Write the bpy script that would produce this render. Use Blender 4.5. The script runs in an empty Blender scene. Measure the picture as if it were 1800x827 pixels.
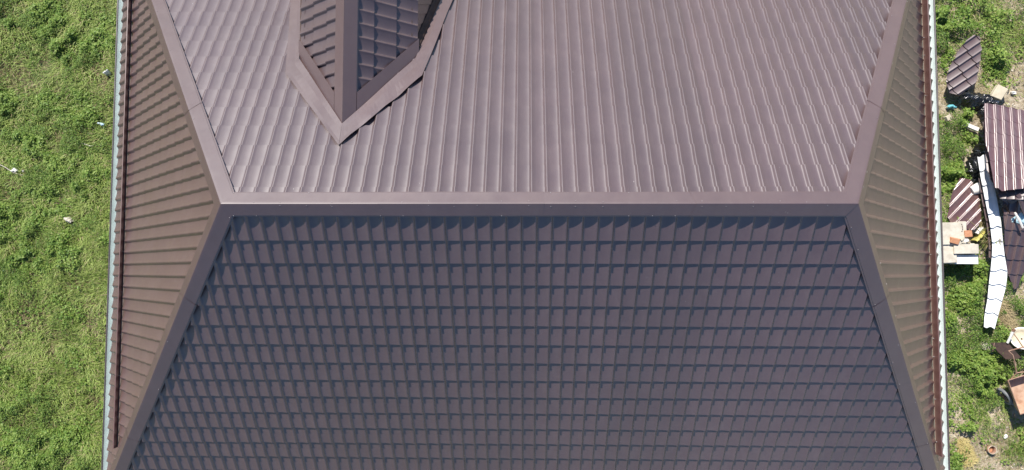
import bpy, bmesh, math, random
import numpy as np
from mathutils import Vector, Matrix
random.seed(7); RNG = np.random.default_rng(11)
R = math.radians
sc = bpy.context.scene
COL = sc.collection

# ------------------------------------------------------------------ camera, sky, sun, exposure
ZR = 8.39                                   # height of the roof ridge above the ground
F = 1200.0                                  # focal length in pixels of the 1800 px wide photograph
CAM = Vector((-0.1182, -0.7923, ZR + 7.9090))
def rotm(a, b, c):
    return (Matrix.Rotation(c, 3, 'Z') @ Matrix.Rotation(b, 3, 'Y') @ Matrix.Rotation(a, 3, 'X'))
CR = rotm(0.0540556, 0.0208638, 0.0017611)
cd = bpy.data.cameras.new('camera'); cam = bpy.data.objects.new('camera', cd); COL.objects.link(cam)
cd.sensor_width = 36; cd.lens = F / 1800 * 36; cd.clip_start = 0.1; cd.clip_end = 2000
cam.matrix_world = Matrix.Translation(CAM) @ CR.to_4x4()
sc.camera = cam

SUN = Vector((-0.78, 1.50, 1.93)).normalized()   # direction towards the sun
el = math.asin(SUN.z); az = math.atan2(SUN.x, SUN.y)
w = bpy.data.worlds.new("World"); sc.world = w; w.use_nodes = True
nt = w.node_tree; bg = nt.nodes['Background']
sky = nt.nodes.new('ShaderNodeTexSky'); sky.sky_type = 'NISHITA'; sky.sun_disc = False
sky.ozone_density = 7.5; sky.dust_density = .6; sky.sun_elevation = el; sky.sun_rotation = az
nt.links.new(sky.outputs[0], bg.inputs[0]); bg.inputs[1].default_value = 0.095
sd = bpy.data.lights.new('sun', 'SUN'); sd.energy = 5.0; sd.angle = R(0.5); sd.color = (1.0, 0.94, 0.86)
sun = bpy.data.objects.new('sun', sd); COL.objects.link(sun)
sun.rotation_mode = 'QUATERNION'; sun.rotation_quaternion = SUN.to_track_quat('Z', 'Y')
sc.view_settings.view_transform = 'Standard'; sc.view_settings.look = 'None'
sc.view_settings.exposure = 0.50; sc.view_settings.gamma = 1.0

# ------------------------------------------------------------------ helpers
def at(px, py, z=0.0):
    """world point at height z that the photograph shows at pixel px, py (for measuring positions)"""
    d = CR @ Vector(((px - 900) / F, -(py - 413.5) / F, -1.0))
    return CAM + d * ((z - CAM.z) / d.z)

def tag(o, label=None, cat=None, group=None, kind=None):
    if label: o['label'] = label
    if cat: o['category'] = cat
    if group: o['group'] = group
    if kind: o['kind'] = kind
    return o

def empty(name, loc=(0, 0, 0), parent=None):
    o = bpy.data.objects.new(name, None); COL.objects.link(o); o.location = loc
    o.empty_display_size = 0.2
    if parent: o.parent = parent
    return o

def link(name, me, parent=None, smooth=False):
    o = bpy.data.objects.new(name, me); COL.objects.link(o)
    if parent is not None:
        o.parent = parent
        o.matrix_parent_inverse = WINV.get(parent.name) or Matrix.Identity(4)
    return o
WINV = {}

def thing_at(name, loc):
    """Empty at a thing's base; its children are built in world coordinates"""
    e = empty(name, loc); WINV[e.name] = Matrix.Translation(Vector(loc)).inverted()
    return e

def pymesh(name, verts, faces, mat=None, smooth=False):
    me = bpy.data.meshes.new(name)
    me.from_pydata([tuple(v) for v in verts], [], [tuple(f) for f in faces])
    for m in (mat if isinstance(mat, (list, tuple)) else [mat]):
        if m: me.materials.append(m)
    if smooth: me.polygons.foreach_set('use_smooth', [True] * len(me.polygons))
    me.update()
    return me

class MB:
    """collects shapes, links them as one mesh object"""
    def __init__(s): s.v = []; s.f = []; s.sm = []
    def add(s, vs, fs, smooth=False):
        b = len(s.v); s.v += [tuple(v) for v in vs]
        s.f += [tuple(i + b for i in f) for f in fs]; s.sm += [smooth] * len(fs); return s
    def box(s, c, size, rot=None, taper=1.0, jit=0.0):
        hx, hy, hz = size[0] / 2, size[1] / 2, size[2] / 2
        vs = [Vector((x * hx * (taper if z > 0 else 1), y * hy * (taper if z > 0 else 1), z * hz))
              for z in (-1, 1) for y in (-1, 1) for x in (-1, 1)]
        if jit: vs = [v + Vector([random.uniform(-jit, jit) for _ in range(3)]) for v in vs]
        if rot is not None: vs = [rot @ v for v in vs]
        c = Vector(c)
        return s.add([v + c for v in vs], [(0, 2, 3, 1), (4, 5, 7, 6), (0, 1, 5, 4), (2, 6, 7, 3), (0, 4, 6, 2), (1, 3, 7, 5)])
    def tube(s, pts, rad, n=8, cap=True, smooth=True):
        pts = [Vector(p) for p in pts]; rad = rad if isinstance(rad, (list, tuple)) else [rad] * len(pts)
        vs = []; up = Vector((0.13, 0.21, 0.97))
        for i, p in enumerate(pts):
            t = (pts[min(i + 1, len(pts) - 1)] - pts[max(i - 1, 0)]).normalized()
            a = t.cross(up)
            if a.length < 1e-3: a = t.cross(Vector((1, 0, 0)))
            a.normalize(); b = t.cross(a)
            for k in range(n):
                q = 2 * math.pi * k / n; vs.append(p + (a * math.cos(q) + b * math.sin(q)) * rad[i])
        fs = [(i * n + k, i * n + (k + 1) % n, (i + 1) * n + (k + 1) % n, (i + 1) * n + k)
              for i in range(len(pts) - 1) for k in range(n)]
        s.add(vs, fs, smooth)
        if cap:
            s.add(vs[:n], [tuple(range(n))]); s.add(vs[-n:], [tuple(reversed(range(n)))])
        return s
    def plate(s, pts, th, smooth=False):
        """polygon pts (counter-clockwise seen from outside) given thickness th below it"""
        pts = [Vector(p) for p in pts]; n = Vector((0, 0, 0))
        for i in range(len(pts)):
            a, b = pts[i], pts[(i + 1) % len(pts)]
            n += Vector(((a.y - b.y) * (a.z + b.z), (a.z - b.z) * (a.x + b.x), (a.x - b.x) * (a.y + b.y)))
        n.normalize()
        if n.z < 0: pts.reverse(); n = -n
        m = len(pts); vs = pts + [p - n * th for p in pts]
        fs = [tuple(range(m)), tuple(reversed(range(m, 2 * m)))]
        fs += [(i + m, (i + 1) % m + m, (i + 1) % m, i) for i in range(m)]
        return s.add(vs, fs, smooth)
    def build(s, name, mat, parent=None, matrix=None):
        me = pymesh(name, s.v, s.f, mat)
        me.polygons.foreach_set('use_smooth', s.sm)
        o = link(name, me, parent)
        if matrix is not None: o.matrix_world = matrix
        return o

# ------------------------------------------------------------------ materials
def newmat(name):
    m = bpy.data.materials.new(name); m.use_nodes = True
    t = m.node_tree; return m, t, t.nodes['Principled BSDF']
def N(t, kind, **kw):
    n = t.nodes.new(kind)
    for k, v in kw.items():
        if k in n.inputs.keys(): n.inputs[k].default_value = v
        else: setattr(n, k, v)
    return n
def ramp(t, fac, stops):
    r = t.nodes.new('ShaderNodeValToRGB'); e = r.color_ramp.elements
    while len(e) < len(stops): e.new(0.5)
    for q, (p, c) in zip(e, stops): q.position = p; q.color = (*c, 1)
    t.links.new(fac, r.inputs[0]); return r.outputs[0]
def noise(t, scale, detail=4, rough=0.6, coord='Object', off=0.0, stretch=None):
    tc = t.nodes.new('ShaderNodeNewGeometry') if coord == 'World' else t.nodes.new('ShaderNodeTexCoord')
    out = tc.outputs['Position'] if coord == 'World' else tc.outputs[coord]
    if stretch:
        mp = t.nodes.new('ShaderNodeMapping'); mp.inputs['Scale'].default_value = stretch
        t.links.new(out, mp.inputs[0]); out = mp.outputs[0]
    n = N(t, 'ShaderNodeTexNoise', Scale=scale, Detail=detail, Roughness=rough)
    t.links.new(out, n.inputs['Vector']); return n.outputs['Fac']
def maprange(t, fac, a, b, c, d):
    m = t.nodes.new('ShaderNodeMapRange')
    for i, x in zip(('From Min', 'From Max', 'To Min', 'To Max'), (a, b, c, d)): m.inputs[i].default_value = x
    t.links.new(fac, m.inputs[0]); return m.outputs[0]
def bump(t, b, fac, dist, strength=1.0):
    n = N(t, 'ShaderNodeBump', Strength=strength, Distance=dist)
    t.links.new(fac, n.inputs['Height']); t.links.new(n.outputs[0], b.inputs['Normal'])

def noisy(name, c1, c2, scale=6, rough=0.7, bumpd=0.0, spec=0.5, metal=0.0, coord='World', r2=None, detail=5, stretch=None, lo=.35, hi=.65):
    m, t, b = newmat(name)
    f = noise(t, scale, detail, coord=coord, stretch=stretch)
    t.links.new(ramp(t, f, [(lo, c1), (hi, c2)]), b.inputs['Base Color'])
    b.inputs['Roughness'].default_value = rough; b.inputs['Specular IOR Level'].default_value = spec
    b.inputs['Metallic'].default_value = metal
    if r2 is not None: t.links.new(maprange(t, f, .3, .7, rough, r2), b.inputs['Roughness'])
    if bumpd: bump(t, b, noise(t, scale * 3, 4, coord=coord), bumpd)
    return m

def painted_metal(name, c1, c2, r1, r2, dust=(0.30, 0.25, 0.23), dusta=.10, spec=1.0, coat=0.85, cr=.46, bands=False):
    """brown coated sheet steel: fine grain of the coating, faint dust streaks, a few pale specks"""
    m, t, b = newmat(name)
    f = noise(t, 1.6, 5, .65, 'World')
    base = ramp(t, f, [(.35, c1), (.65, c2)])
    d = noise(t, 9, 6, .7, 'World', stretch=(1, .35, .35))
    mx = t.nodes.new('ShaderNodeMixRGB'); mx.inputs['Color2'].default_value = (*dust, 1)
    t.links.new(base, mx.inputs['Color1']); t.links.new(maprange(t, d, .45, .85, 0.0, dusta), mx.inputs['Fac'])
    sp = noise(t, 26, 2, .5, 'World')
    mx2 = t.nodes.new('ShaderNodeMixRGB'); mx2.inputs['Color2'].default_value = (.6, .56, .52, 1)
    t.links.new(mx.outputs[0], mx2.inputs['Color1']); t.links.new(maprange(t, sp, .80, .83, 0.0, .8), mx2.inputs['Fac'])
    t.links.new(mx2.outputs[0], b.inputs['Base Color'])
    t.links.new(maprange(t, noise(t, 3.3, 5, .6, 'World'), .3, .7, r1, r2), b.inputs['Roughness'])
    if bands:                                         # the slopes are clad in sheets 1.1 m wide, each a shade apart
        geo = t.nodes.new('ShaderNodeNewGeometry'); sx_ = t.nodes.new('ShaderNodeSeparateXYZ'); t.links.new(geo.outputs['Position'], sx_.inputs[0])
        m1 = t.nodes.new('ShaderNodeMath'); m1.operation = 'DIVIDE'; m1.inputs[1].default_value = 1.0998; t.links.new(sx_.outputs['X'], m1.inputs[0])
        m2 = t.nodes.new('ShaderNodeMath'); m2.operation = 'FLOOR'; t.links.new(m1.outputs[0], m2.inputs[0])
        wn = t.nodes.new('ShaderNodeTexWhiteNoise'); wn.noise_dimensions = '1D'; t.links.new(m2.outputs[0], wn.inputs['W'])
        hs = t.nodes.new('ShaderNodeHueSaturation'); t.links.new(maprange(t, wn.outputs['Value'], 0, 1, .90, 1.10), hs.inputs['Value'])
        t.links.new(mx2.outputs[0], hs.inputs['Color']); t.links.new(hs.outputs[0], b.inputs['Base Color'])
    b.inputs['Specular IOR Level'].default_value = spec
    b.inputs['Coat Weight'].default_value = coat; b.inputs['Coat Roughness'].default_value = cr
    n1 = N(t, 'ShaderNodeBump', Strength=.30, Distance=.0006); t.links.new(noise(t, 420, 2, .5, 'World'), n1.inputs['Height'])
    n2 = N(t, 'ShaderNodeBump', Strength=.6, Distance=.012); t.links.new(noise(t, 2.2, 2, .5, 'World'), n2.inputs['Height']); t.links.new(n1.outputs[0], n2.inputs['Normal'])
    t.links.new(n2.outputs[0], b.inputs['Normal'])
    return m

M = {}
M['tile'] = painted_metal('brown_tile_metal', (.084, .052, .055), (.095, .059, .062), .42, .52, bands=True)
M['tile_end'] = painted_metal('brown_tile_metal_ends', (.098, .056, .049), (.110, .064, .056), .42, .52)
M['cap'] = painted_metal('brown_cap_metal', (.084, .048, .047), (.096, .055, .054), .40, .50, dusta=.06)
M['deck'] = noisy('underlay', (.02, .015, .015), (.03, .02, .02), 8, .9)
M['guard'] = painted_metal('snow_guard_metal', (.125, .055, .048), (.14, .063, .055), .42, .5, dusta=.04)
M['hem'] = noisy('pale_hem', (.42, .36, .28), (.5, .44, .36), 12, .55)
M['gutter'] = noisy('white_gutter_paint', (.63, .70, .68), (.74, .80, .78), 3, .38, coord='World')
M['gutter_rim'] = painted_metal('dark_gutter_rim', (.05, .035, .035), (.06, .042, .04), .4, .5)
M['screw'] = noisy('screw_zinc', (.28, .25, .25), (.42, .4, .4), 30, .5, metal=.3)
M['plaster'] = noisy('cream_plaster', (.50, .46, .38), (.58, .54, .46), 3, .9, .002)
M['soffit'] = noisy('soffit_boards', (.30, .2, .13), (.4, .28, .18), 4, .7, stretch=(1, 9, 1))
M['glass'] = noisy('window_glass', (.03, .04, .05), (.04, .05, .06), 1, .06, spec=.9)
M['frame'] = noisy('white_frame', (.75, .75, .73), (.82, .82, .8), 5, .5)
M['scrap'] = painted_metal('glossy_brown_sheet', (.125, .062, .060), (.15, .078, .076), .30, .40, dusta=.45, spec=1.0, coat=.8, cr=.24)
M['scrap_dull'] = painted_metal('dull_brown_sheet', (.075, .042, .042), (.10, .056, .055), .46, .58, dusta=.2)
M['film_white'] = noisy('white_film', (.78, .80, .79), (.86, .87, .86), 4, .5, .001)
M['black_plastic'] = noisy('black_plastic', (.010, .011, .013), (.018, .019, .022), 12, .22, .01, spec=.9)
M['block'] = noisy('aerated_concrete', (.46, .42, .34), (.60, .56, .47), 7, .95, .004)
M['foam'] = noisy('cream_brick', (.52, .46, .34), (.62, .56, .43), 9, .9, .003)
M['orange'] = noisy('orange_brick', (.42, .19, .09), (.52, .26, .15), 22, .9, .003)
M['rust'] = noisy('rusty_steel', (.22, .12, .08), (.42, .27, .19), 7, .8, .003, r2=.5)
M['rust_dark'] = noisy('dark_rust', (.035, .022, .018), (.07, .04, .03), 9, .75, .002)
M['tray'] = noisy('worn_barrow_tray', (.33, .19, .12), (.52, .36, .26), 6, .7, .003, lo=.3, hi=.6)
M['rubber'] = noisy('grey_rubber', (.13, .14, .15), (.2, .21, .22), 12, .65)
M['film_blue'] = noisy('blue_film', (.35, .55, .62), (.5, .68, .74), 8, .3)
M['cyan'] = noisy('turquoise_plastic', (.12, .42, .48), (.2, .55, .6), 30, .4)
M['yellow'] = noisy('yellow_plastic', (.55, .50, .12), (.66, .6, .22), 14, .5)
M['wood'] = noisy('pale_wood', (.55, .45, .32), (.68, .6, .47), 6, .8, .002, stretch=(1, 8, 1))
M['white'] = noisy('chalk_white', (.72, .70, .64), (.82, .8, .76), 12, .85)
M['stone'] = noisy('pale_stone', (.42, .37, .30), (.60, .55, .47), 9, .95, .004)
M['stem'] = noisy('dry_twig', (.42, .38, .30), (.6, .55, .46), 14, .9)

def leafmat(name, c1, c2, rough=.55, scale=1.3, trans=.25):
    m, t, b = newmat(name)
    f = noise(t, scale, 5, .7, 'World'); f2 = noise(t, 38, 2, .5, 'World')
    a = t.nodes.new('ShaderNodeMath'); a.operation = 'MULTIPLY_ADD'; a.inputs[1].default_value = .55
    t.links.new(f2, a.inputs[0]); 
    s = t.nodes.new('ShaderNodeMath'); s.operation = 'MULTIPLY'; s.inputs[1].default_value = .5
    t.links.new(f, s.inputs[0]); t.links.new(s.outputs[0], a.inputs[2])
    col = ramp(t, a.outputs[0], [(.40, c1), (.64, c2)])
    t.links.new(col, b.inputs['Base Color']); b.inputs['Roughness'].default_value = rough
    b.inputs['Specular IOR Level'].default_value = .35
    tr = t.nodes.new('ShaderNodeBsdfTranslucent'); t.links.new(col, tr.inputs[0])
    mx = t.nodes.new('ShaderNodeMixShader'); mx.inputs[0].default_value = trans
    t.links.new(b.outputs[0], mx.inputs[1]); t.links.new(tr.outputs[0], mx.inputs[2])
    t.links.new(mx.outputs[0], t.nodes['Material Output'].inputs[0])
    return m
M['straw_y'] = leafmat('dead_leaf', (.50, .41, .16), (.68, .58, .28), .7, trans=.15)
M['leaf_a'] = leafmat('leaf_fresh', (.085, .165, .024), (.18, .30, .05))
M['leaf_b'] = leafmat('leaf_deep', (.040, .090, .018), (.085, .16, .032))
M['leaf_c'] = leafmat('leaf_yellow', (.18, .27, .05), (.30, .40, .09))
M['grass_a'] = leafmat('grass_green', (.12, .19, .03), (.23, .33, .06))
M['grass_b'] = leafmat('grass_light', (.27, .36, .08), (.42, .50, .15))
M['straw'] = leafmat('straw', (.30, .235, .12), (.46, .38, .22), .7, trans=.15)

# ------------------------------------------------------------------ pressed tile profile
W = 0.1833; ROW = 0.35; STEP = 0.026
PROF0 = [(0.0, 0.0), (.04, -.0004), (.14, .0004), (.28, .0030), (.42, .0074), (.56, .0128), (.68, .0182), (.745, .0232),
        (.785, .0254), (.833, .0238), (.892, .0116), (.948, .0013), (1.0, 0.0)]
PROF = [(a, b * 1.30) for a, b in PROF0]
PROF_END = [(a, b * 1.22) for a, b in PROF0[:7]] + [(.725, .0268), (.765, .0298), (.815, .0296), (.885, .0205), (.955, .0062), (1.0, 0.0)]
def tile_verts(u0, v0, du=W, dv=ROW, seg=PROF, step=STEP):
    """local (u across, v down the slope, h) of one pressed tile: top edge, bottom edge, riser foot"""
    n = len(seg); vs = []
    for (fx, z) in seg: vs.append((u0 + fx * du, v0, z + .0005))
    for (fx, z) in seg: vs.append((u0 + fx * du, v0 + dv * .5, z + step * .45))
    for (fx, z) in seg: vs.append((u0 + fx * du, v0 + dv, z + step))
    for (fx, z) in seg: vs.append((u0 + fx * du, v0 + dv, z + step))
    for (fx, z) in seg: vs.append((u0 + fx * du, v0 + dv + .002, z + .0002))
    # the crests are pressed back up the slope a little, so that every step line runs straight across the waves
    vs = [(u, v - .72 * seg[k % n][1] * (dv / ROW), z) for k, (u, v, z) in enumerate(vs)]
    fs = []; sm = []
    for r0 in (0, n, 3 * n):
        for i in range(n - 1):
            fs.append((r0 + i, r0 + n + i, r0 + n + i + 1, r0 + i + 1)); sm.append(True)
    return vs, fs, sm

class Slope:
    def __init__(s, O, e1, e2):
        s.O = Vector(O); s.e1 = Vector(e1).normalized(); s.e2 = Vector(e2).normalized()
        s.n = s.e2.cross(s.e1)
        if s.n.z < 0: s.n = -s.n
    def P(s, u, v, h=0.0): return s.O + s.e1 * u + s.e2 * v + s.n * h
    def uv(s, p): d = Vector(p) - s.O; return (d.dot(s.e1), d.dot(s.e2))
    def mat(s):
        m = Matrix((s.e1, s.e2, s.n)).transposed().to_4x4(); m.translation = s.O; return m

def halfplanes(poly):
    """poly in (u,v); returns inward half planes (a,b,c): a*u+b*v+c >= 0"""
    area = sum(poly[i][0] * poly[(i + 1) % len(poly)][1] - poly[(i + 1) % len(poly)][0] * poly[i][1] for i in range(len(poly)))
    sg = 1 if area > 0 else -1; out = []
    for i in range(len(poly)):
        (x0, y0), (x1, y1) = poly[i], poly[(i + 1) % len(poly)]
        L = math.hypot(x1 - x0, y1 - y0)
        a, b = -(y1 - y0) / L * sg, (x1 - x0) / L * sg; out.append((a, b, -(a * x0 + b * y0)))
    return out

def cut_mesh(name, vs, fs, sm, hps, mat):
    bm = bmesh.new(); bv = [bm.verts.new(v) for v in vs]
    for f, q in zip(fs, sm):
        fc = bm.faces.new([bv[i] for i in f]); fc.smooth = q
    for (a, b, c) in hps:
        if min(a * v.co.x + b * v.co.y + c for v in bm.verts) >= -1e-6: continue
        p = Vector((-a * c, -b * c, 0))
        bmesh.ops.bisect_plane(bm, geom=bm.verts[:] + bm.edges[:] + bm.faces[:], plane_co=p, plane_no=(a, b, 0), clear_inner=True)
        if not bm.verts: break
    if not bm.faces: bm.free(); return None
    me = bpy.data.meshes.new(name); bm.to_mesh(me); bm.free(); me.materials.append(mat); return me

def tiles_for(S, poly, pu, pv, vmax, skip=None):
    """list of (i, j, kind, hps) tile cells: phase pu (u of a tile's left edge), pv (v of a tile's bottom edge)"""
    hps = halfplanes(poly); us = [p[0] for p in poly]; vs = [p[1] for p in poly]
    i0 = math.floor((min(us) - pu) / W) - 1; i1 = math.ceil((max(us) - pu) / W) + 1
    j0 = math.floor((min(vs) - pv) / ROW) - 1; j1 = math.ceil((max(vs) - pv) / ROW) + 1
    out = []
    for j in range(j0, j1):
        for i in range(i0, i1):
            u, v = pu + i * W, pv + j * ROW
            cs = [(u, v), (u + W, v), (u + W, v + ROW), (u, v + ROW)]
            if any(all(a * x + b * y + c <= 0 for x, y in cs) for a, b, c in hps): continue
            if skip and skip(u + W / 2, v + ROW / 2): continue
            full = all(a * x + b * y + c >= 0 for x, y in cs for a, b, c in hps)
            out.append((u, v, full))
    return out, hps

proto = None
def tile_proto(mat, seg=PROF):
    vs, fs, sm = tile_verts(0, 0, seg=seg); me = pymesh('roof_tile', vs, fs, mat)
    me.polygons.foreach_set('use_smooth', sm); return me

# ------------------------------------------------------------------ house roof geometry (ridge along x)
HL = 3.703; TL, TU, TR, TE = 0.7902, 0.6683, 1.1844, 1.0360      # slopes: lower, upper, right end, left end
D = 3.545; DZ = 0.080
ztop = ZR
A = Vector((-HL, 0, ztop)); B = Vector((HL, 0, ztop))
xe0, xe1 = -HL - D / TE, HL + D / TR; ye0, ye1 = -D / TL, D / TU; ze = ztop - D
C00, C10, C11, C01 = Vector((xe0, ye0, ze)), Vector((xe1, ye0, ze)), Vector((xe1, ye1, ze)), Vector((xe0, ye1, ze))
low = Slope(A, (1, 0, 0), (0, -1, -TL)); upp = Slope(B, (-1, 0, 0), (0, 1, -TU))
lef = Slope(A, (0, -1, 0), (-1, 0, -TE)); rig = Slope(B, (0, 1, 0), (1, 0, -TR))
FACES = {'low': (low, [A, C00, C10, B]), 'upp': (upp, [B, C11, C01, A]), 'lef': (lef, [A, C01, C00]), 'rig': (rig, [B, C10, C11])}
DOWN = Vector((0, 0, -DZ))

house = thing_at('house', (0, 0, 0))
tag(house, 'large house under a brown metal tile hip roof with one dormer', 'house')

def shift(S):
    T = Slope(S.O + DOWN, S.e1, S.e2); return T
SL = {k: shift(v[0]) for k, v in FACES.items()}
decks = {}
labels = {'low': 'shaded slope facing the bottom of the photo', 'upp': 'sunlit slope with the dormer', 'lef': 'left hip end', 'rig': 'right hip end'}
for k, (S0, pts) in FACES.items():
    S = SL[k]; mb = MB(); mb.plate([p + DOWN - S.n * .012 for p in pts], .02)
    d = mb.build('roof_slope', M['deck'], house); d['label'] = labels[k]; decks[k] = d

# dormer footprint on the upper slope (world xy), used to leave tiles out beneath it
DX = -2.49; DTIPY = 1.13; DHW = 0.80; DYC = 2.22; DY1 = 4.55
DTZ = 0.93
def under_dormer(u, v):
    p = SL['upp'].P(u, v)
    if p.y > DY1 - .1: return False
    hw = DHW * (p.y - DTIPY) / (DYC - DTIPY) if p.y < DYC else DHW
    return p.y > DTIPY + .35 and abs(p.x - DX) < hw - .30

def phase(px, py, S, frac):
    """u of a tile's left edge so that the rib fraction frac falls on a measured point"""
    d = CR @ Vector(((px - 900) / F, -(py - 413.5) / F, -1.0))
    t = (S.O - CAM).dot(S.n) / d.dot(S.n); u = S.uv(CAM + d * t)[0]
    return (u - frac * W) % W
PH = {'low': (phase(917, 390, SL['low'], .90), .5075), 'upp': (phase(829, 300, SL['upp'], .80), .5998),
      'lef': (phase(224, 272.6, SL['lef'], .90), 0.), 'rig': (phase(1633, 406, SL['rig'], .85), 0.)}
for k, t in (('lef', TE), ('rig', TR)):
    PH[k] = (PH[k][0], (D / t) * math.hypot(1, t) + .03)
for k, t in (('low', TL), ('upp', TU)):
    pass
protome = tile_proto(M['tile']); protome_end = tile_proto(M['tile_end'], PROF_END)
cells = []
def pxsize(p):
    q = CR.transposed() @ (Vector(p) - CAM); return (900 + F * q.x / -q.z, 413.5 - F * q.y / -q.z, -q.z)
for k in FACES:
    S = SL[k]; poly = [S.uv(p + DOWN) for p in FACES[k][1]]
    # tiles run 4 cm past the eave
    t = {'low': TL, 'upp': TU, 'lef': TE, 'rig': TR}[k]
    vmax = max(p[1] for p in poly)
    ext = []
    for p in poly:
        ext.append((p[0], p[1] + .0 if abs(p[1] - vmax) < 1e-4 else p[1]))
    pv = PH[k][1] % ROW if k in ('low', 'upp') else (vmax + .0) % ROW
    cs, hps = tiles_for(S, ext, PH[k][0], pv - ROW, 0, under_dormer if k == 'upp' else None)
    for (u, v, full) in cs:
        x, y, z = pxsize(S.P(u + W / 2, v + ROW / 2))
        q = [pxsize(S.P(u + a * W, v + b * ROW)) for a, b in ((0, 0), (1, 0), (1, 1), (0, 1))]
        area = abs(sum(q[i][0] * q[(i + 1) % 4][1] - q[(i + 1) % 4][0] * q[i][1] for i in range(4))) / 2
        vis = -10 < x < 1810 and -10 < y < 837
        cells.append((area if (vis and full and v > .1) else 0, k, u, v, full, hps))
cells.sort(key=lambda c: -c[0])
NBIG = 300
for (area, k, u, v, full, hps) in cells[:NBIG]:
    S = SL[k]; o = link('roof_tile', protome if k in ('low', 'upp') else protome_end, decks[k])
    o.matrix_world = Matrix.Translation(S.P(u, v)) @ Matrix((S.e1, S.e2, S.n)).transposed().to_4x4()
rest = MB(); ends_from = None
cells[NBIG:] = sorted(cells[NBIG:], key=lambda c: c[1] in ('lef', 'rig'))
for (area, k, u, v, full, hps) in cells[NBIG:]:
    if ends_from is None and k in ('lef', 'rig'): ends_from = len(rest.f)
    S = SL[k]; vs, fs, sm = tile_verts(u, v, seg=PROF if k in ('low', 'upp') else PROF_END)
    if not full:
        me = cut_mesh('t', vs, fs, sm, hps, M['tile'])
        if me is None: continue
        vs = [tuple(q.co) for q in me.vertices]; fs = [tuple(p.vertices) for p in me.polygons]; sm = [p.use_smooth for p in me.polygons]
        bpy.data.meshes.remove(me)
    b = len(rest.v); rest.v += [tuple(S.P(*q)) for q in vs]; rest.f += [tuple(i + b for i in f) for f in fs]; rest.sm += sm
o = rest.build('roof_tiles', [M['tile'], M['tile_end']], house); o.data.polygons.foreach_set('material_index', [int(i >= ends_from) for i in range(len(rest.f))]); o['kind'] = 'stuff'; o['label'] = 'remaining pressed metal tiles of the four roof slopes'

# ------------------------------------------------------------------ ridge and hip caps
def inset(poly, wds):
    """poly (u,v) list, wds[i] inset of edge i->i+1"""
    n = len(poly); hp = halfplanes(poly); out = []
    for i in range(n):
        a1, b1, c1 = hp[i - 1]; c1 -= wds[i - 1]
        a2, b2, c2 = hp[i]; c2 -= wds[i]
        det = a1 * b2 - a2 * b1
        out.append(((b1 * c2 - b2 * c1) / det, (c1 * a2 - c2 * a1) / det))
    return out
CW = {'low': .185, 'upp': .185, 'lef': .17, 'rig': .17}
INS = {}
for k, (S, pts) in FACES.items():
    poly = [S.uv(p) for p in pts]; n = len(poly)
    wd = [CW[k]] * n
    for i in range(n):
        if abs(pts[i].z - ze) < 1e-3 and abs(pts[(i + 1) % n].z - ze) < 1e-3: wd[i] = -.05
    INS[k] = {}
    for depth, key in ((0, 'in'), (-.022, 'lip')):
        q = inset(poly, [x + (0 if x < 0 else depth) for x in wd])
        INS[k][key] = [S.P(u, v) for u, v in q]
def near(k, P):
    pts = FACES[k][1]; i = min(range(len(pts)), key=lambda j: (pts[j] - P).length); return i
def cap_run(name, P, Q, ka, kb, n, lab=None):
    """folded cap from P (top) to Q over slopes ka and kb, in n overlapping lengths"""
    for s in range(n):
        t0, t1 = s / n, (s + 1) / n + (.012 if s < n - 1 else 0)
        lift = .0015 + .003 * (n - s if ka != kb else 1)
        lift = .002 + (.0040 * (s % 2))
        mb = MB()
        for k in (ka, kb):
            S = FACES[k][0]; i, j = near(k, P), near(k, Q)
            fold = [P.lerp(Q, t0), P.lerp(Q, t1)]
            a0, a1 = INS[k]['in'][i], INS[k]['in'][j]; l0, l1 = INS[k]['lip'][i], INS[k]['lip'][j]
            inn = [a0.lerp(a1, t0), a0.lerp(a1, t1)]; lip = [l0.lerp(l1, t0), l0.lerp(l1, t1)]
            up = S.n * lift
            # gentle buckling of the flat sheet: intermediate points along the length
            m = 10; top = []; mid = []; mid2 = []; edge = []; e2 = []; e3 = []; e4 = []
            for q in range(m + 1):
                f = q / m; wob = 0.0016 * math.sin(7 * f + s * 2.1 + len(k)) + .0014 * math.sin(17.3 * f + s)
                F0 = fold[0].lerp(fold[1], f) + Vector((0, 0, lift * 1.2 - .0012))
                I0 = inn[0].lerp(inn[1], f); L0 = lip[0].lerp(lip[1], f)
                crease = F0.lerp(L0, .06) + S.n * .0016; cr2 = F0.lerp(L0, .22) + S.n * .0012
                top.append(F0); mid.append(crease); mid2.append(cr2); edge.append(L0 + up + S.n * wob)
                e2.append(L0 + up + S.n * (wob - .006)); e3.append(I0 + up + S.n * (wob - .007)); e4.append(I0 + up + S.n * (wob - .010))
            rows = [top, mid, mid2, edge]; vs = [p for r in rows for p in r]; M1 = m + 1
            mb.add(vs, [(r * M1 + q, r * M1 + q + 1, (r + 1) * M1 + q + 1, (r + 1) * M1 + q) for r in range(3) for q in range(m)], True)
            for ra, rb in ((edge, e2), (e2, e3), (e3, e4)):
                mb.add(ra + rb, [(q, q + 1, M1 + q + 1, M1 + q) for q in range(m)], False)
            # closed end at the overlap
            mb.add([top[-1], edge[-1], edge[-1] - S.n * .006, top[-1] - S.n * .006], [(0, 1, 2, 3)])
        o = mb.build(name, M['cap'], house)
cap_run('ridge_cap', A, B, 'low', 'upp', 4)
cap_run('hip_cap', A, C00, 'low', 'lef', 4); cap_run('hip_cap', A, C01, 'upp', 'lef', 4)
cap_run('hip_cap', B, C10, 'low', 'rig', 4); cap_run('hip_cap', B, C11, 'upp', 'rig', 4)
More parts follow.
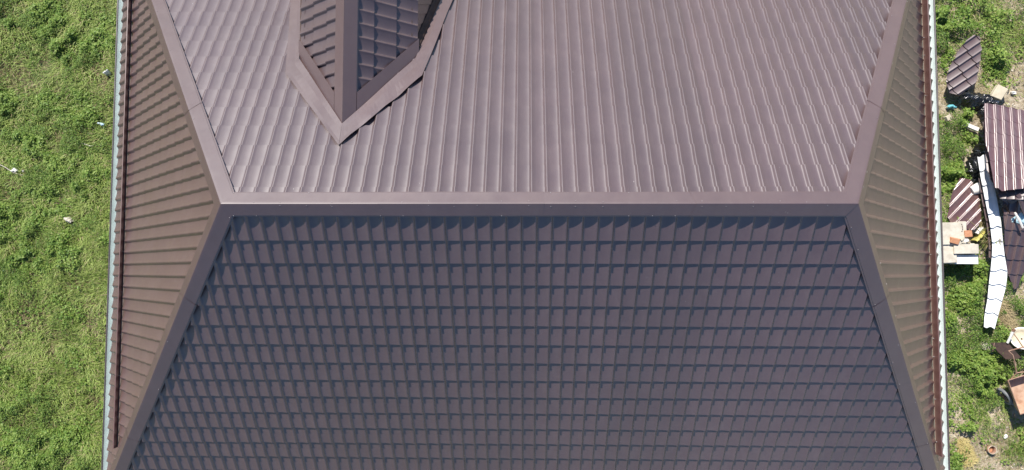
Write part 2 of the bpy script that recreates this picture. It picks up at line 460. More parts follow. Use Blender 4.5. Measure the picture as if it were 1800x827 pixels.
# screws along the caps
scr = MB()
def screw(p, n, r=.005):
    n = Vector(n); scr.tube([p, p + n * .005], [r, r * .8], 6, smooth=False)
for i in range(26):
    x = -HL + .12 + i * .29 + random.uniform(-.03, .03)
    if x > HL - .1: break
    for k in ('low', 'upp'):
        S = FACES[k][0]
        if random.random() < .65:
            u, v = S.uv((x, 0, ztop)); screw(S.P(u, random.choice((.02, .035, .165)), .004), S.n)
for P, Q, ka, kb in ((A, C00, 'low', 'lef'), (A, C01, 'upp', 'lef'), (B, C10, 'low', 'rig'), (B, C11, 'upp', 'rig')):
    for k in (ka, kb):
        S = FACES[k][0]; i, j = near(k, P), near(k, Q)
        for s in range(14):
            if random.random() < .6: continue
            f = (s + random.random() * .6) / 14
            a = P.lerp(Q, f); b = INS[k]['lip'][i].lerp(INS[k]['lip'][j], f)
            screw(a.lerp(b, random.choice((.12, .9))) + S.n * .006, S.n)
for (x, y, k) in ((410, 462, 'low'), (1036, 452, 'low'), (935, 400, 'low'), (700, 770, 'low'), (1140, 590, 'low')):
    pass
o = scr.build('screw_heads', M['screw'], house); o['kind'] = 'stuff'

# ------------------------------------------------------------------ snow guards on the hip ends
def guard(k, f0, f1, vpos, segs, hh):
    """angle bar parallel to the eave, upright face towards the ridge"""
    S = SL[k]; root = None
    for s in range(segs):
        u0 = f0 + (f1 - f0) * s / segs; u1 = f0 + (f1 - f0) * (s + 1) / segs + (.02 if s < segs - 1 else 0)
        h0 = .043 + .001 * (s % 2)
        mb = MB()
        vert = Vector((0, 0, 1)); out = Vector((S.e2.x, S.e2.y, 0)).normalized()
        def ring(u):
            b = S.P(u, vpos, h0)
            return [b - S.e2 * .022, b, b + vert * hh, b + vert * (hh + .002) + out * .010, b + S.e2 * .012 + S.n * .004, b + S.e2 * .04]
        a, c = ring(u0), ring(u1); n = len(a)
        o_ = MB(); o_.add(a + c, [(i, i + 1, n + i + 1, n + i) for i in range(1, n - 1)])
        o_.add([a[1], a[2], a[3], a[4]], [(0, 1, 2, 3)]); o_.add([c[1], c[2], c[3], c[4]], [(3, 2, 1, 0)])
        g = o_.build('snow_guard', M['guard'], house)
        h_ = MB(); h_.plate([a[0], a[1], c[1], c[0]], .002); h_.build('guard_flange', M['hem'], g)
        # bolts
        bt = MB()
        q = u0 + .2
        while q < u1 - .05:
            p = S.P(q, vpos - .0, h0) + vert * .03 - out * .002
            bt.tube([p, p - out * .01], .008, 6, smooth=False); q += .66
        bt.build('guard_bolts', M['screw'], g)['kind'] = 'stuff'
def on(k, px, py, off=0):
    S = SL[k]; d = CR @ Vector(((px - 900) / F, -(py - 413.5) / F, -1.0))
    t = (S.O + S.n * off - CAM).dot(S.n) / d.dot(S.n); return S.uv(CAM + d * t)
GL0 = on('lef', 228, 0, .04); GL1 = on('lef', 204, 784, .04); GR0 = on('rig', 1621, 0, .04); GR1 = on('rig', 1644, 800, .04)
print('guards', GL0, GL1, GR0, GR1)
guard('lef', -(ye1 - .9), GL1[0], (GL0[1] + GL1[1]) / 2 - .135, 4, .105)
guard('rig', GR1[0], ye1 - .9, (GR0[1] + GR1[1]) / 2, 5, .15)

# ------------------------------------------------------------------ gutters
def gutter(P, Q, out, width=.118, drop=.032, depth=.16):
    """half round gutter from P to Q below an eave edge, out = horizontal outward direction"""
    out = Vector(out); prof = []
    for i in range(9):
        a = math.pi * i / 8; prof.append((width / 2 - math.cos(a) * width / 2, -math.sin(a) * depth))
    P = Vector(P) + Vector((0, 0, -drop)); Q = Vector(Q) + Vector((0, 0, -drop)); n = len(prof)
    def ring(p, g=0): return [p + out * (x + .012) + Vector((0, 0, z)) for x, z in prof]
    ins = MB(); ins.add(ring(P) + ring(Q), [(i, i + 1, n + i + 1, n + i) for i in range(n - 1)], True)
    inner = ins.build('gutter', M['gutter'], house)
    o2 = MB(); sh = [p + out * (x + .012 + (x - width / 2) * .05) + Vector((0, 0, z * 1.06 - .001)) for p in (P, Q) for x, z in prof]
    o2.add(sh, [(n + i, n + i + 1, i + 1, i) for i in range(n - 1)], True)
    r = ring(P)[-1]; r2 = ring(Q)[-1]
    o2.tube([r + out * .008, r2 + out * .008], .014, 8)
    o2.build('gutter_shell', M['gutter_rim'], inner)
    L = (Q - P).length; k = 0; d = (Q - P).normalized(); br = MB()
    while k < L:
        a = P + d * (k + .25); br.plate([a + out * (-.01) + Vector((0, 0, .002)), a + out * (width - .01) + Vector((0, 0, .002)), a + d * .02 + out * (width - .01) + Vector((0, 0, .002)), a + d * .02 + out * (-.01) + Vector((0, 0, .002))], .003); k += 6.5
g0 = .05
gutter((xe0 - .0, ye1, ze - DZ + .01), (xe0, ye0, ze - DZ + .01), (-1, 0, 0)); gutter((xe1, ye0, ze - DZ + .01), (xe1, ye1, ze - DZ + .01), (1, 0, 0))
gutter((xe0, ye0, ze - DZ + .01), (xe1, ye0, ze - DZ + .01), (0, -1, 0)); gutter((xe1, ye1, ze - DZ + .01), (xe0, ye1, ze - DZ + .01), (0, 1, 0))
# fascia and soffit, walls and windows under the roof
mb = MB()
for (p, q, n_) in ((C00, C10, (0, -1)), (C10, C11, (1, 0)), (C11, C01, (0, 1)), (C01, C00, (-1, 0))):
    c = (p + q) / 2; L = (q - p).length; ofs = Vector((n_[0], n_[1], 0)) * -.03
    size = (L - .1, .02, .18) if n_[0] == 0 else (.02, L - .1, .18)
    mb.box(c + ofs + Vector((0, 0, -DZ - .12)), size)
mb.build('fascia', M['cap'], house)
mb = MB(); mb.box(((xe0 + xe1) / 2, (ye0 + ye1) / 2, ze - .27), (xe1 - xe0 - .14, ye1 - ye0 - .14, .03)); mb.build('soffit', M['soffit'], house)
IN = .55
wx0, wx1, wy0, wy1 = xe0 + IN, xe1 - IN, ye0 + IN, ye1 - IN
mb = MB(); mb.box(((wx0 + wx1) / 2, (wy0 + wy1) / 2, (ze - .29) / 2), (wx1 - wx0, wy1 - wy0, ze - .29)); wall = mb.build('wall', M['plaster'], house)
for (cx, cy, ax) in ((wx0, -2, 0), (wx0, 1.8, 0), (wx1, -2, 0), (wx1, 1.8, 0), (-3.5, wy0, 1), (0, wy0, 1), (3.5, wy0, 1), (-3.5, wy1, 1), (3.5, wy1, 1)):
    f = MB(); g = MB(); sx = 1 if cx > 0 else -1; sy = 1 if cy > 0 else -1
    if ax == 0:
        f.box((cx + sx * .02, cy, 2.4), (.07, 1.3, 1.5)); g.box((cx + sx * .05, cy, 2.4), (.03, 1.14, 1.34))
    else:
        f.box((cx, cy + sy * .02, 2.4), (1.3, .07, 1.5)); g.box((cx, cy + sy * .05, 2.4), (1.14, .03, 1.34))
    fo = f.build('window', M['frame'], house); g.build('pane', M['glass'], fo)

# ------------------------------------------------------------------ dormer
zdr = ztop - TU * DTIPY + .005                       # height of the dormer ridge fold
zde = zdr - DHW * DTZ
def up_z(y): return ztop - TU * y
dorm = MB()
# body: cheeks flaring from the eave line to the slope, front wall
FL = .23                                              # flare of the cheek base per metre of y
def base(sx, y): return Vector((DX + sx * (DHW - .04 + max(0, y - DYC) * FL), y, up_z(y) - .02))
for sx in (-1, 1):
    a = Vector((DX + sx * (DHW - .05), DYC, zde - .01)); b = Vector((DX + sx * (DHW - .05), DY1, zde - .01))
    c = base(sx, DY1); d_ = base(sx, DYC)
    dorm.add([a, b, c, d_], [(0, 1, 2, 3) if sx < 0 else (3, 2, 1, 0)])
dorm.add([base(-1, DY1), base(1, DY1), Vector((DX + DHW - .05, DY1, zde - .01)), Vector((DX, DY1, zdr - .06)), Vector((DX - DHW + .05, DY1, zde - .01))], [(0, 1, 2, 3, 4)])
dormer = dorm.build('dormer', M['rust_dark'], house)
dormer['label'] = 'gabled dormer on the sunlit slope'
# overlapping cladding boards on the cheeks, base trim
for sx in (-1, 1):
    y = DYC + .10
    while y < DY1 - .15:
        a = Vector((DX + sx * (DHW - .045), y, zde - .012)); b = base(sx, y + .26)
        a2 = Vector((DX + sx * (DHW - .045), y + .165, zde - .012)); b2 = base(sx, y + .26 + .165)
        o_ = Vector((sx * .012, 0, .004)); o2 = Vector((sx * .002, 0, .001))
        if b2.y < DY1 + .05:
            m_ = MB(); m_.add([a + o_, a2 + o2, b2 + o2, b + o_, a, b], [(0, 1, 2, 3), (0, 3, 5, 4)]); m_.build('cheek_board', M['cap'], dormer)
        y += .165
    t_ = MB(); p, q = base(sx, DYC + .10), base(sx, DY1)
    e = Vector((sx * .020, 0, .01)); r_ = Vector((sx * .045, 0, .09)) 
    t_.plate([p + Vector((sx * .055, 0, .035)), q + Vector((sx * .055, 0, .035)), q + Vector((sx * -.025, 0, .17)), p + Vector((sx * -.02, 0, .10))], .01)
    t_.build('base_trim', M['rust_dark'], dormer)
DS = {}
for sx in (-1, 1):
    S = Slope((DX, 0, zdr - .078), (0, sx, 0), (sx, 0, -DTZ)); DS[sx] = S
    ve = DHW * math.hypot(1, DTZ) + .02; vt = ve
    yy = lambda v: DTIPY - .0 + (DYC - DTIPY) * v / ve
    poly = [(sx * (DTIPY + .02), 0), (sx * (DY1 + .12), 0), (sx * (DY1 + .12), ve), (sx * (DYC + .02), ve)]
    deckp = MB(); deckp.plate([S.P(u, v, -.006) for u, v in poly], .012); dk = deckp.build('dormer_slope', M['deck'], dormer)
    ph = (sx * 1.43) % W
    cs, hps = tiles_for(S, poly, ph, ve % ROW - ROW, 0)
    acc = MB()
    for (u, v, full) in cs:
        vs, fs, sm = tile_verts(u, v)
        if full:
            vis = u * sx < 3.6
            o = link('roof_tile', protome, dormer)
            o.matrix_world = Matrix.Translation(S.P(u, v)) @ Matrix((S.e1, S.e2, S.n)).transposed().to_4x4()
        else:
            me = cut_mesh('roof_tile', vs, fs, sm, hps, M['tile'])
            if me: o = link('roof_tile', me, dormer); o.matrix_world = S.mat()
# the dormer ridge cap: two flaps trimmed along the valleys
def flap(mb, S, pts, th=.003, lift=.0):
    mb.plate([S.P(u, v, .053 + lift) for u, v in pts], th)
rc = MB(); hw = .142
for sx in (-1, 1):
    S = DS[sx]; k = (DYC - DTIPY) / (DHW * math.hypot(1, DTZ))
    y0 = DTIPY - .03
    vf = -.062 * DTZ; yb = sx * (DY1 + .14); Y = lambda v: sx * (y0 + k * max(v, 0))
    cr_ = [[S.P(Y(v), v, h), S.P(yb, v, h)] for v, h in ((vf, .062), (vf + .012, .0610), (hw, .060), (hw + .001, .050), (hw + .022, .049), (hw + .022, .043))]
    for q in range(5): rc.add(cr_[q] + cr_[q + 1], [(0, 1, 3, 2)], False)
    rc.add([cr_[0][0], cr_[2][0], S.P(Y(hw), hw, .02), S.P(Y(0), vf, .02)], [(0, 1, 2, 3)])
rc.build('ridge_cap', M['cap'], dormer)
# trims along the two valley edges of the dormer roof
for sx in (-1, 1):
    S = DS[sx]; ve = DHW * math.hypot(1, DTZ) + .02; k = (DYC - DTIPY) / ve; wd = .30
    vt = MB(); v0 = .150
    pts = [(DTIPY - .02 + k * v0, v0), (DTIPY - .02 + k * ve, ve), (DTIPY - .02 + k * ve + wd, ve + .0), (DTIPY - .02 + k * v0 + wd, v0)]
    # seen from the slope the trim keeps an even width
    vt.plate([S.P(sx * u, v, .060) for u, v in pts], .003)
    vt.plate([S.P(sx * pts[0][0], pts[0][1], .060), S.P(sx * pts[1][0], pts[1][1], .060), S.P(sx * pts[1][0], pts[1][1], -.02), S.P(sx * pts[0][0], pts[0][1], -.02)], .003)
    vt.build('valley_trim', M['cap'], dormer)
# apron flashing laid on the main slope round the dormer
US = SL['upp']
def upt(x, y, h): 
    # point on main slope below world x,y, raised h along its normal
    return Vector((x, y, up_z(y) - DZ)) + US.n * h
def flashing(pin, pout, hin, hout, n, wav=0.0, seed=0):
    mb = MB(); vs = []
    for i in range(n + 1):
        f = i / n; a = pin[0].lerp(pin[1], f); b = pout[0].lerp(pout[1], f)
        wv = wav * (math.sin(f * 13 + seed) * .6 + math.sin(f * 29 + seed * 2) * .4)
        for g in (0, .35, .8, 1):
            q = a.lerp(b, g); h = hin + (hout - hin) * g + wv * g * g + .004 * math.sin(f * 9 + g * 4 + seed)
            vs.append(upt(q.x + wav * .8 * g * math.sin(f * 17 + seed), q.y, h))
    fs = [(i * 4 + j, i * 4 + j + 1, i * 4 + j + 5, i * 4 + j + 4) for i in range(n) for j in range(3)]
    mb.add(vs, fs, False)
    o = mb.build('apron_flashing', M['cap'], dormer)
    m = o.modifiers.new('t', 'SOLIDIFY'); m.thickness = .003
    return o
V2 = lambda x, y: Vector((x, y, 0))
tin = V2(DX - .0, DTIPY - .06); tout = V2(DX + .015, DTIPY - .37)
flashing((tin, V2(DX - DHW - .02, DYC - .06)), (tout, V2(DX - DHW - .15, DYC - .31)), .066, .060, 18, .002, 1)
flashing((tin, V2(DX + DHW + .02, DYC - .06)), (tout, V2(DX + DHW + .15, DYC - .37)), .070, .066, 22, .008, 2)
flashing((V2(DX - DHW - .02, DYC - .06), V2(DX - DHW - FL * 2.2, DY1)), (V2(DX - DHW - .15, DYC - .31), V2(DX - DHW - .17 - FL * 2.2, DY1)), .065, .059, 14, .003, 3)
flashing((V2(DX + DHW + .02, DYC - .06), V2(DX + DHW + .03 + FL * 2.2, DY1)), (V2(DX + DHW + .15, DYC - .37), V2(DX + DHW + .20 + FL * 2.2, DY1)), .069, .065, 16, .006, 4)
#@@GROUND
# ------------------------------------------------------------------ ground
def lattice(x, y, scale, seed):
    """smooth value noise 0..1 at world points"""
    r = np.random.default_rng(seed); T = r.random((64, 64)); x = x * scale + 1000.; y = y * scale + 1000.
    xi = np.floor(x).astype(int); yi = np.floor(y).astype(int); fx = x - xi; fy = y - yi
    fx = fx * fx * (3 - 2 * fx); fy = fy * fy * (3 - 2 * fy); g = lambda a, b: T[a % 64, b % 64]
    return (g(xi, yi) * (1 - fx) + g(xi + 1, yi) * fx) * (1 - fy) + (g(xi, yi + 1) * (1 - fx) + g(xi + 1, yi + 1) * fx) * fy
def fbm(x, y, scale, seed, o=3):
    return sum(lattice(x, y, scale * 2 ** k, seed + k) * .5 ** k for k in range(o)) / sum(.5 ** k for k in range(o))
PXM = F / CAM.z             # pixels per metre on the ground
def blobs(lst):
    out = []
    for b in lst:
        p = at(b[0], b[1]); out.append((p.x, p.y, b[2] * 1.22 / PXM, b[3] if len(b) > 3 else 1.0))
    return out
def field(x, y, bl):
    f = np.zeros_like(x)
    wx = x + (fbm(x, y, 1.7, 91) - .5) * .7; wy = y + (fbm(x, y, 1.7, 95) - .5) * .7
    for (bx, by, br, s) in bl: f = np.maximum(f, s * np.exp(-(((wx - bx) ** 2 + (wy - by) ** 2) / br ** 2) ** 1.5))
    return f
BARE_L = blobs([(45, 130, 34, .85), (15, 125, 22, .8), (186, 125, 26, .9), (172, 170, 26, .8), (190, 215, 22, .9), (170, 245, 18, .6),
    (150, 190, 20, .5), (20, 335, 30, .9), (10, 300, 24, .7), (25, 120, 20, .5), (60, 560, 34, .85), (18, 590, 34, .8), (20, 650, 22, .5), (120, 240, 16, .4),
    (150, 460, 20, .35), (8, 740, 20, .6), (100, 735, 20, .3)])
LEAFY_L = blobs([(60, 60, 60), (50, 190, 70), (110, 230, 70), (150, 90, 50, .8), (40, 400, 50, .9), (100, 330, 60, .8), (30, 740, 70), (80, 800, 60), (20, 480, 36, .7)])
GREEN_R = blobs([(1652, 20, 36), (1656, 62, 34), (1660, 102, 28), (1684, 30, 24, .8), (1712, 58, 34, .75), (1745, 28, 40, .8), (1785, 55, 38, .8),
    (1730, 75, 24, .8), (1735, 118, 24, .9), (1790, 20, 24, .7), (1672, 214, 20, .9), (1655, 245, 18, .8), (1668, 262, 24), (1695, 272, 26), (1720, 262, 12, .6), (1672, 300, 32),
    (1690, 322, 18, .9), (1656, 350, 24), (1662, 378, 16), (1690, 485, 30), (1660, 500, 32), (1665, 545, 42), (1705, 530, 32), (1690, 580, 46), (1725, 596, 36),
    (1720, 640, 42), (1670, 640, 40), (1760, 655, 30), (1660, 690, 22, .8), (1735, 690, 34), (1715, 662, 32), (1756, 728, 18, .9), (1790, 555, 32, .9), (1780, 500, 18, .6), (1800, 440, 14),
    (1700, 745, 9, .8), (1735, 758, 18, .4), (1798, 785, 26, .9), (1675, 818, 20, .6), (1728, 827, 16, .6), (1738, 420, 10, .5), (1728, 437, 12, .6), (1765, 600, 32, .7), (1790, 650, 26, .8), (1666, 748, 12, .5)])
GRASSY_R = blobs([(1745, 40, 60), (1790, 40, 60), (1798, 785, 40), (1750, 725, 26)])

m, t, b = newmat('ground_soil')
f1 = noise(t, .9, 7, .68, 'World'); f2 = noise(t, 14, 6, .75, 'World'); f3 = noise(t, 60, 3, .6, 'World')
c1 = ramp(t, f2, [(.30, (.20, .15, .10)), (.46, (.46, .38, .27)), (.64, (.66, .58, .45))])
c2 = ramp(t, f2, [(.32, (.05, .045, .02)), (.55, (.14, .12, .055)), (.72, (.30, .25, .14))])
sep = t.nodes.new('ShaderNodeSeparateXYZ'); geo = t.nodes.new('ShaderNodeNewGeometry'); t.links.new(geo.outputs['Position'], sep.inputs[0])
side = maprange(t, sep.outputs['X'], -1, 1, 0, 1)
ad = t.nodes.new('ShaderNodeMath'); ad.operation = 'MULTIPLY_ADD'; ad.inputs[1].default_value = .8; t.links.new(side, ad.inputs[0]); t.links.new(maprange(t, f1, .35, .65, -.25, .25), ad.inputs[2]); ad.use_clamp = True
mx = t.nodes.new('ShaderNodeMixRGB'); t.links.new(ad.outputs[0], mx.inputs[0]); t.links.new(c2, mx.inputs[1]); t.links.new(c1, mx.inputs[2])
t.links.new(mx.outputs[0], b.inputs['Base Color']); b.inputs['Roughness'].default_value = .95; b.inputs['Specular IOR Level'].default_value = .2
bump(t, b, f2, .06, .9); M['soil'] = m
# one sheet: fine grid near the house, long skirts to the horizon
xs = np.unique(np.concatenate([[-900, -300, -100, -40, -24], np.arange(-18, -7.9, .12), [-6, 0, 6], np.arange(8, 18.01, .12), [24, 40, 100, 300, 900]]))
ys = np.unique(np.concatenate([[-900, -300, -100, -40, -18], np.arange(-11, 11.01, .12), [18, 40, 100, 300, 900]]))
GX, GY = np.meshgrid(xs, ys)
def gz(x, y):
    near_ = (np.abs(x) > 7.9) & (np.abs(x) < 18) & (np.abs(y) < 11)
    return np.where(near_, (fbm(x, y, .8, 5) - .5) * .16 + (fbm(x, y, 6, 8) - .5) * .035, -.0)
GZ = gz(GX, GY); nx_, ny_ = len(xs), len(ys)
vs = np.stack([GX, GY, GZ], -1).reshape(-1, 3)
fs = [(j * nx_ + i, j * nx_ + i + 1, (j + 1) * nx_ + i + 1, (j + 1) * nx_ + i) for j in range(ny_ - 1) for i in range(nx_ - 1)]
g = link('ground', pymesh('ground', vs.tolist(), fs, M['soil'], True)); tag(g, 'dry soil and earth around the house', kind='structure')

# ------------------------------------------------------------------ ground cover (numpy built meshes)
def fast_mesh(name, V, quads, tris, mats, midx_q, midx_t):
    me = bpy.data.meshes.new(name); nq, ntr = len(quads), len(tris)
    me.vertices.add(len(V)); me.vertices.foreach_set('co', V.astype(np.float32).ravel())
    lo = np.concatenate([quads.ravel(), tris.ravel()]) if ntr else quads.ravel()
    me.loops.add(len(lo)); me.loops.foreach_set('vertex_index', lo.astype(np.int32))
    me.polygons.add(nq + ntr)
    st = np.concatenate([np.arange(nq) * 4, nq * 4 + np.arange(ntr) * 3]).astype(np.int32)
    me.polygons.foreach_set('loop_start', st)
    for mt in mats: me.materials.append(mt)
    me.polygons.foreach_set('material_index', np.concatenate([midx_q, midx_t]).astype(np.int32))
    me.update(calc_edges=True); me.validate(); return me
def leaf_geo(P, L, Wd, tilt, rng):
    n = len(P); a = rng.random(n) * 2 * np.pi; el_ = rng.normal(.15, tilt, n)
    d = np.stack([np.cos(a) * np.cos(el_), np.sin(a) * np.cos(el_), np.sin(el_)], 1)
    sd_ = np.stack([-np.sin(a), np.cos(a), rng.normal(0, .35, n)], 1); sd_ /= np.linalg.norm(sd_, axis=1, keepdims=True)
    base_ = P - d * L[:, None] * .5; mid = P + np.array([0, 0, 1.]) * L[:, None] * .08
    V = np.stack([base_, mid - sd_ * Wd[:, None] * .5, P + d * L[:, None] * .5 - np.array([0, 0, 1.]) * L[:, None] * .05, mid + sd_ * Wd[:, None] * .5], 1).reshape(-1, 3)
    return V, np.arange(4 * n).reshape(-1, 4)
def blade_geo(P, L, Wd, lean, rng, az=None):
    n = len(P); a = rng.random(n) * 2 * np.pi if az is None else az
    h = np.stack([np.cos(a), np.sin(a), np.zeros(n)], 1); s_ = np.stack([-np.sin(a), np.cos(a), np.zeros(n)], 1)
    up = np.array([0, 0, 1.]); le = lean[:, None]; L_ = L[:, None]
    m_ = P + up * L_ * .5 * (1 - le * .35) + h * L_ * .28 * le * 1.2
    tp = P + up * L_ * (.95 - le * .75) + h * L_ * (.25 + .65 * le)
    w_ = Wd[:, None] * .5
    V = np.stack([P - s_ * w_, P + s_ * w_, m_ + s_ * w_ * .9, m_ - s_ * w_ * .9, tp], 1).reshape(-1, 3)
    b_ = np.arange(n)[:, None] * 5
    return V, b_ + np.array([[0, 1, 2, 3]]), b_ + np.array([[3, 2, 4]])

def sample(n, x0, x1, y0, y1): return RNG.uniform(x0, x1, n), RNG.uniform(y0, y1, n)
DEBRIS = [(at(px, py), r_ / PXM) for px, py, r_ in ((1770, 255, 52), (1740, 350, 14), (1752, 420, 14), (1752, 470, 18), (1748, 530, 15), (1782, 400, 34), (1790, 460, 25),
          (1680, 430, 34), (1690, 360, 24), (1692, 118, 34), (1718, 295, 32), (1758, 166, 14), (1700, 175, 20), (1788, 700, 20), (1738, 788, 9), (1707, 223, 12))]
def off_debris(x, y):
    k = np.ones_like(x)
    for p, r_ in DEBRIS: k *= 1 - np.exp(-(((x - p.x) ** 2 + (y - p.y) ** 2) / r_ ** 2) ** 3)
    return k
def cover(side, x0, x1, nl, nb, nsr, y0=-9.0, y1=9.0):
    rng = RNG
    # --- broad leaves
    n = int((x1 - x0) * (y1 - y0) * nl); x, y = sample(n, x0, x1, y0, y1)
    if side < 0:
        dens = 1 - field(x, y, BARE_L); lf = np.clip(field(x, y, LEAFY_L) * 1.2 + .22 + (fbm(x, y, .9, 31) - .5) * .9, 0.05, 1)
        grassy = 1 - lf * .85
    else:
        dens = field(x, y, GREEN_R); lf = 1 - .75 * field(x, y, GRASSY_R); grassy = 1 - lf * .8
        outer = (x > 12.9) | (y > 6.2) | (y < -7.4) ; dens = np.where(outer, np.maximum(dens, np.clip((fbm(x, y, .6, 77) - .35) * 3, 0, 1)), dens)
    clump = fbm(x, y, 3.2, 41, 4)
    dens = np.clip(dens, 0, 1) * np.clip((clump - .22) * 3.6, .15, 1.15) * off_debris(x, y)
    keep = rng.random(n) < dens * lf; X, Y, K, Dn = x[keep], y[keep], clump[keep], dens[keep]
    H = np.clip((K - .28) * (.42 if side < 0 else .8), .03, .40) * (.5 + .5 * np.clip(Dn, 0, 1))
    Z = gz(X, Y) + H * (1 - .75 * rng.random(len(X)) ** 1.8) 
    sp = lattice(X, Y, 2.1, 61)                       # species patches
    L = rng.uniform(.034, .068, len(X)) * np.where(sp > .55, 1.25, .85); Wd = L * np.where(sp > .5, rng.uniform(.4, .62, len(X)), rng.uniform(.25, .4, len(X)))
    V, q = leaf_geo(np.stack([X, Y, Z], 1), L, Wd, .45, rng)
    u = rng.random(len(X)); mid = np.where(u < .50, 0, np.where(u < .80 - .3 * (sp > .5), 1, 2))
    mid = np.where((side < 0) & (u > .66), 2, mid)
    me = fast_mesh('leafy_weeds', V, q, np.zeros((0, 3), int), [M['leaf_a'], M['leaf_b'], M['leaf_c']], mid, np.zeros(0, int))
    o = link('leafy_weeds', me); tag(o, 'low broad leaved weeds ' + ('left of the house' if side < 0 else 'right of the house'), 'weeds', kind='stuff')
    cnt = len(X)
    # --- grass blades
    n = int((x1 - x0) * (y1 - y0) * nb); x, y = sample(n, x0, x1, y0, y1)
    if side < 0:
        dens = 1 - .9 * field(x, y, BARE_L); lf = np.clip(field(x, y, LEAFY_L) * 1.2 + .12 + (fbm(x, y, .9, 31) - .5) * .9, 0, 1); gr = 1 - lf * .75
    else:
        dens = np.maximum(field(x, y, GREEN_R), .10); gr = .22 + .78 * field(x, y, GRASSY_R)
        outer = (x > 12.9) | (y > 6.2) | (y < -7.4); dens = np.where(outer, np.maximum(dens, .5), dens)
    clump = fbm(x, y, 2.6, 51, 4); dens = np.clip(dens, 0, 1) * gr * np.clip((clump - .25) * 3, .12, 1) * off_debris(x, y)
    keep = rng.random(n) < dens; X, Y = x[keep], y[keep]; K = clump[keep]
    L = rng.uniform(.08, .26 if side < 0 else .20, len(X)) * (.55 + K); Wd = rng.uniform(.006, .015, len(X)); ln = rng.uniform(.35, 1.1, len(X))
    flow = fbm(X, Y, .9, 15) * 9 + rng.normal(0, .9, len(X))
    V, q, tr = blade_geo(np.stack([X, Y, gz(X, Y)], 1), L, Wd, ln, rng, flow)
    u = rng.random(len(X)); gm = np.where(u < .34, 0, np.where(u < .90, 1, 2))
    me = fast_mesh('grass', V, q, tr, [M['grass_a'], M['grass_b'], M['straw']], gm, gm)
    o = link('grass', me); tag(o, 'yellow green grass ' + ('left of the house' if side < 0 else 'right of the house'), 'grass', kind='stuff')
    cnt2 = len(X)
    # --- dry straw and litter
    n = int((x1 - x0) * (y1 - y0) * nsr); x, y = sample(n, x0, x1, y0, y1)
    bare = field(x, y, BARE_L) * .9 + .25 if side < 0 else np.clip(1.05 - field(x, y, GREEN_R), .1, 1) * np.clip((fbm(x, y, 1.3, 83) - .32) * 3.2, .05, 1)
    keep = rng.random(n) < bare * off_debris(x, y); X, Y = x[keep], y[keep]
    V, q, tr = blade_geo(np.stack([X, Y, gz(X, Y) + .004], 1), rng.uniform(.04, .13, len(X)), rng.uniform(.003, .007, len(X)), rng.uniform(1.0, 1.25, len(X)), rng)
    me = fast_mesh('dry_grass', V, q, tr, [M['straw'], M['grass_b']], (rng.random(len(X)) < .12).astype(int), (rng.random(len(X)) < .12).astype(int))
    o = link('dry_grass', me); tag(o, 'dry straw coloured grass litter ' + ('left of the house' if side < 0 else 'right of the house'), 'dry grass', kind='stuff')
    print('cover', side, cnt, cnt2, len(X))
cover(-1, -13.8, -8.7, 5600, 4400, 500); cover(1, 8.8, 14.0, 5200, 2400, 1300)
cover(-1, -20, -13.8, 900, 900, 100); cover(-1, -8.7, -7.0, 1500, 1500, 200); cover(1, 14.0, 19, 900, 700, 200); cover(1, 7.0, 8.8, 900, 700, 300)
# pebbles and crumbs on the bare soil
pm = MB(); 
for i in range(900):
    px, py = random.uniform(1655, 1830), random.uniform(-30, 860)
    p = at(px, py); fx_ = float(field(np.array([p.x]), np.array([p.y]), GREEN_R)[0])
    if random.random() < fx_ * 1.4: continue
    r_ = random.choice((.008, .012, .016, .022, .03)) * random.uniform(.7, 1.2)
    zz = float(gz(np.array([p.x]), np.array([p.y]))[0])
    q = Matrix.Rotation(random.uniform(0, 6), 3, 'Z') @ Matrix.Rotation(random.uniform(-.4, .4), 3, 'X')
    pm.box((p.x, p.y, zz + r_ * .35), (r_ * 2, r_ * 1.4, r_), q, .6, r_ * .3)
o = pm.build('pebbles', M['stone']); tag(o, 'small pale pebbles and crumbs on bare soil', 'pebbles', kind='stuff')
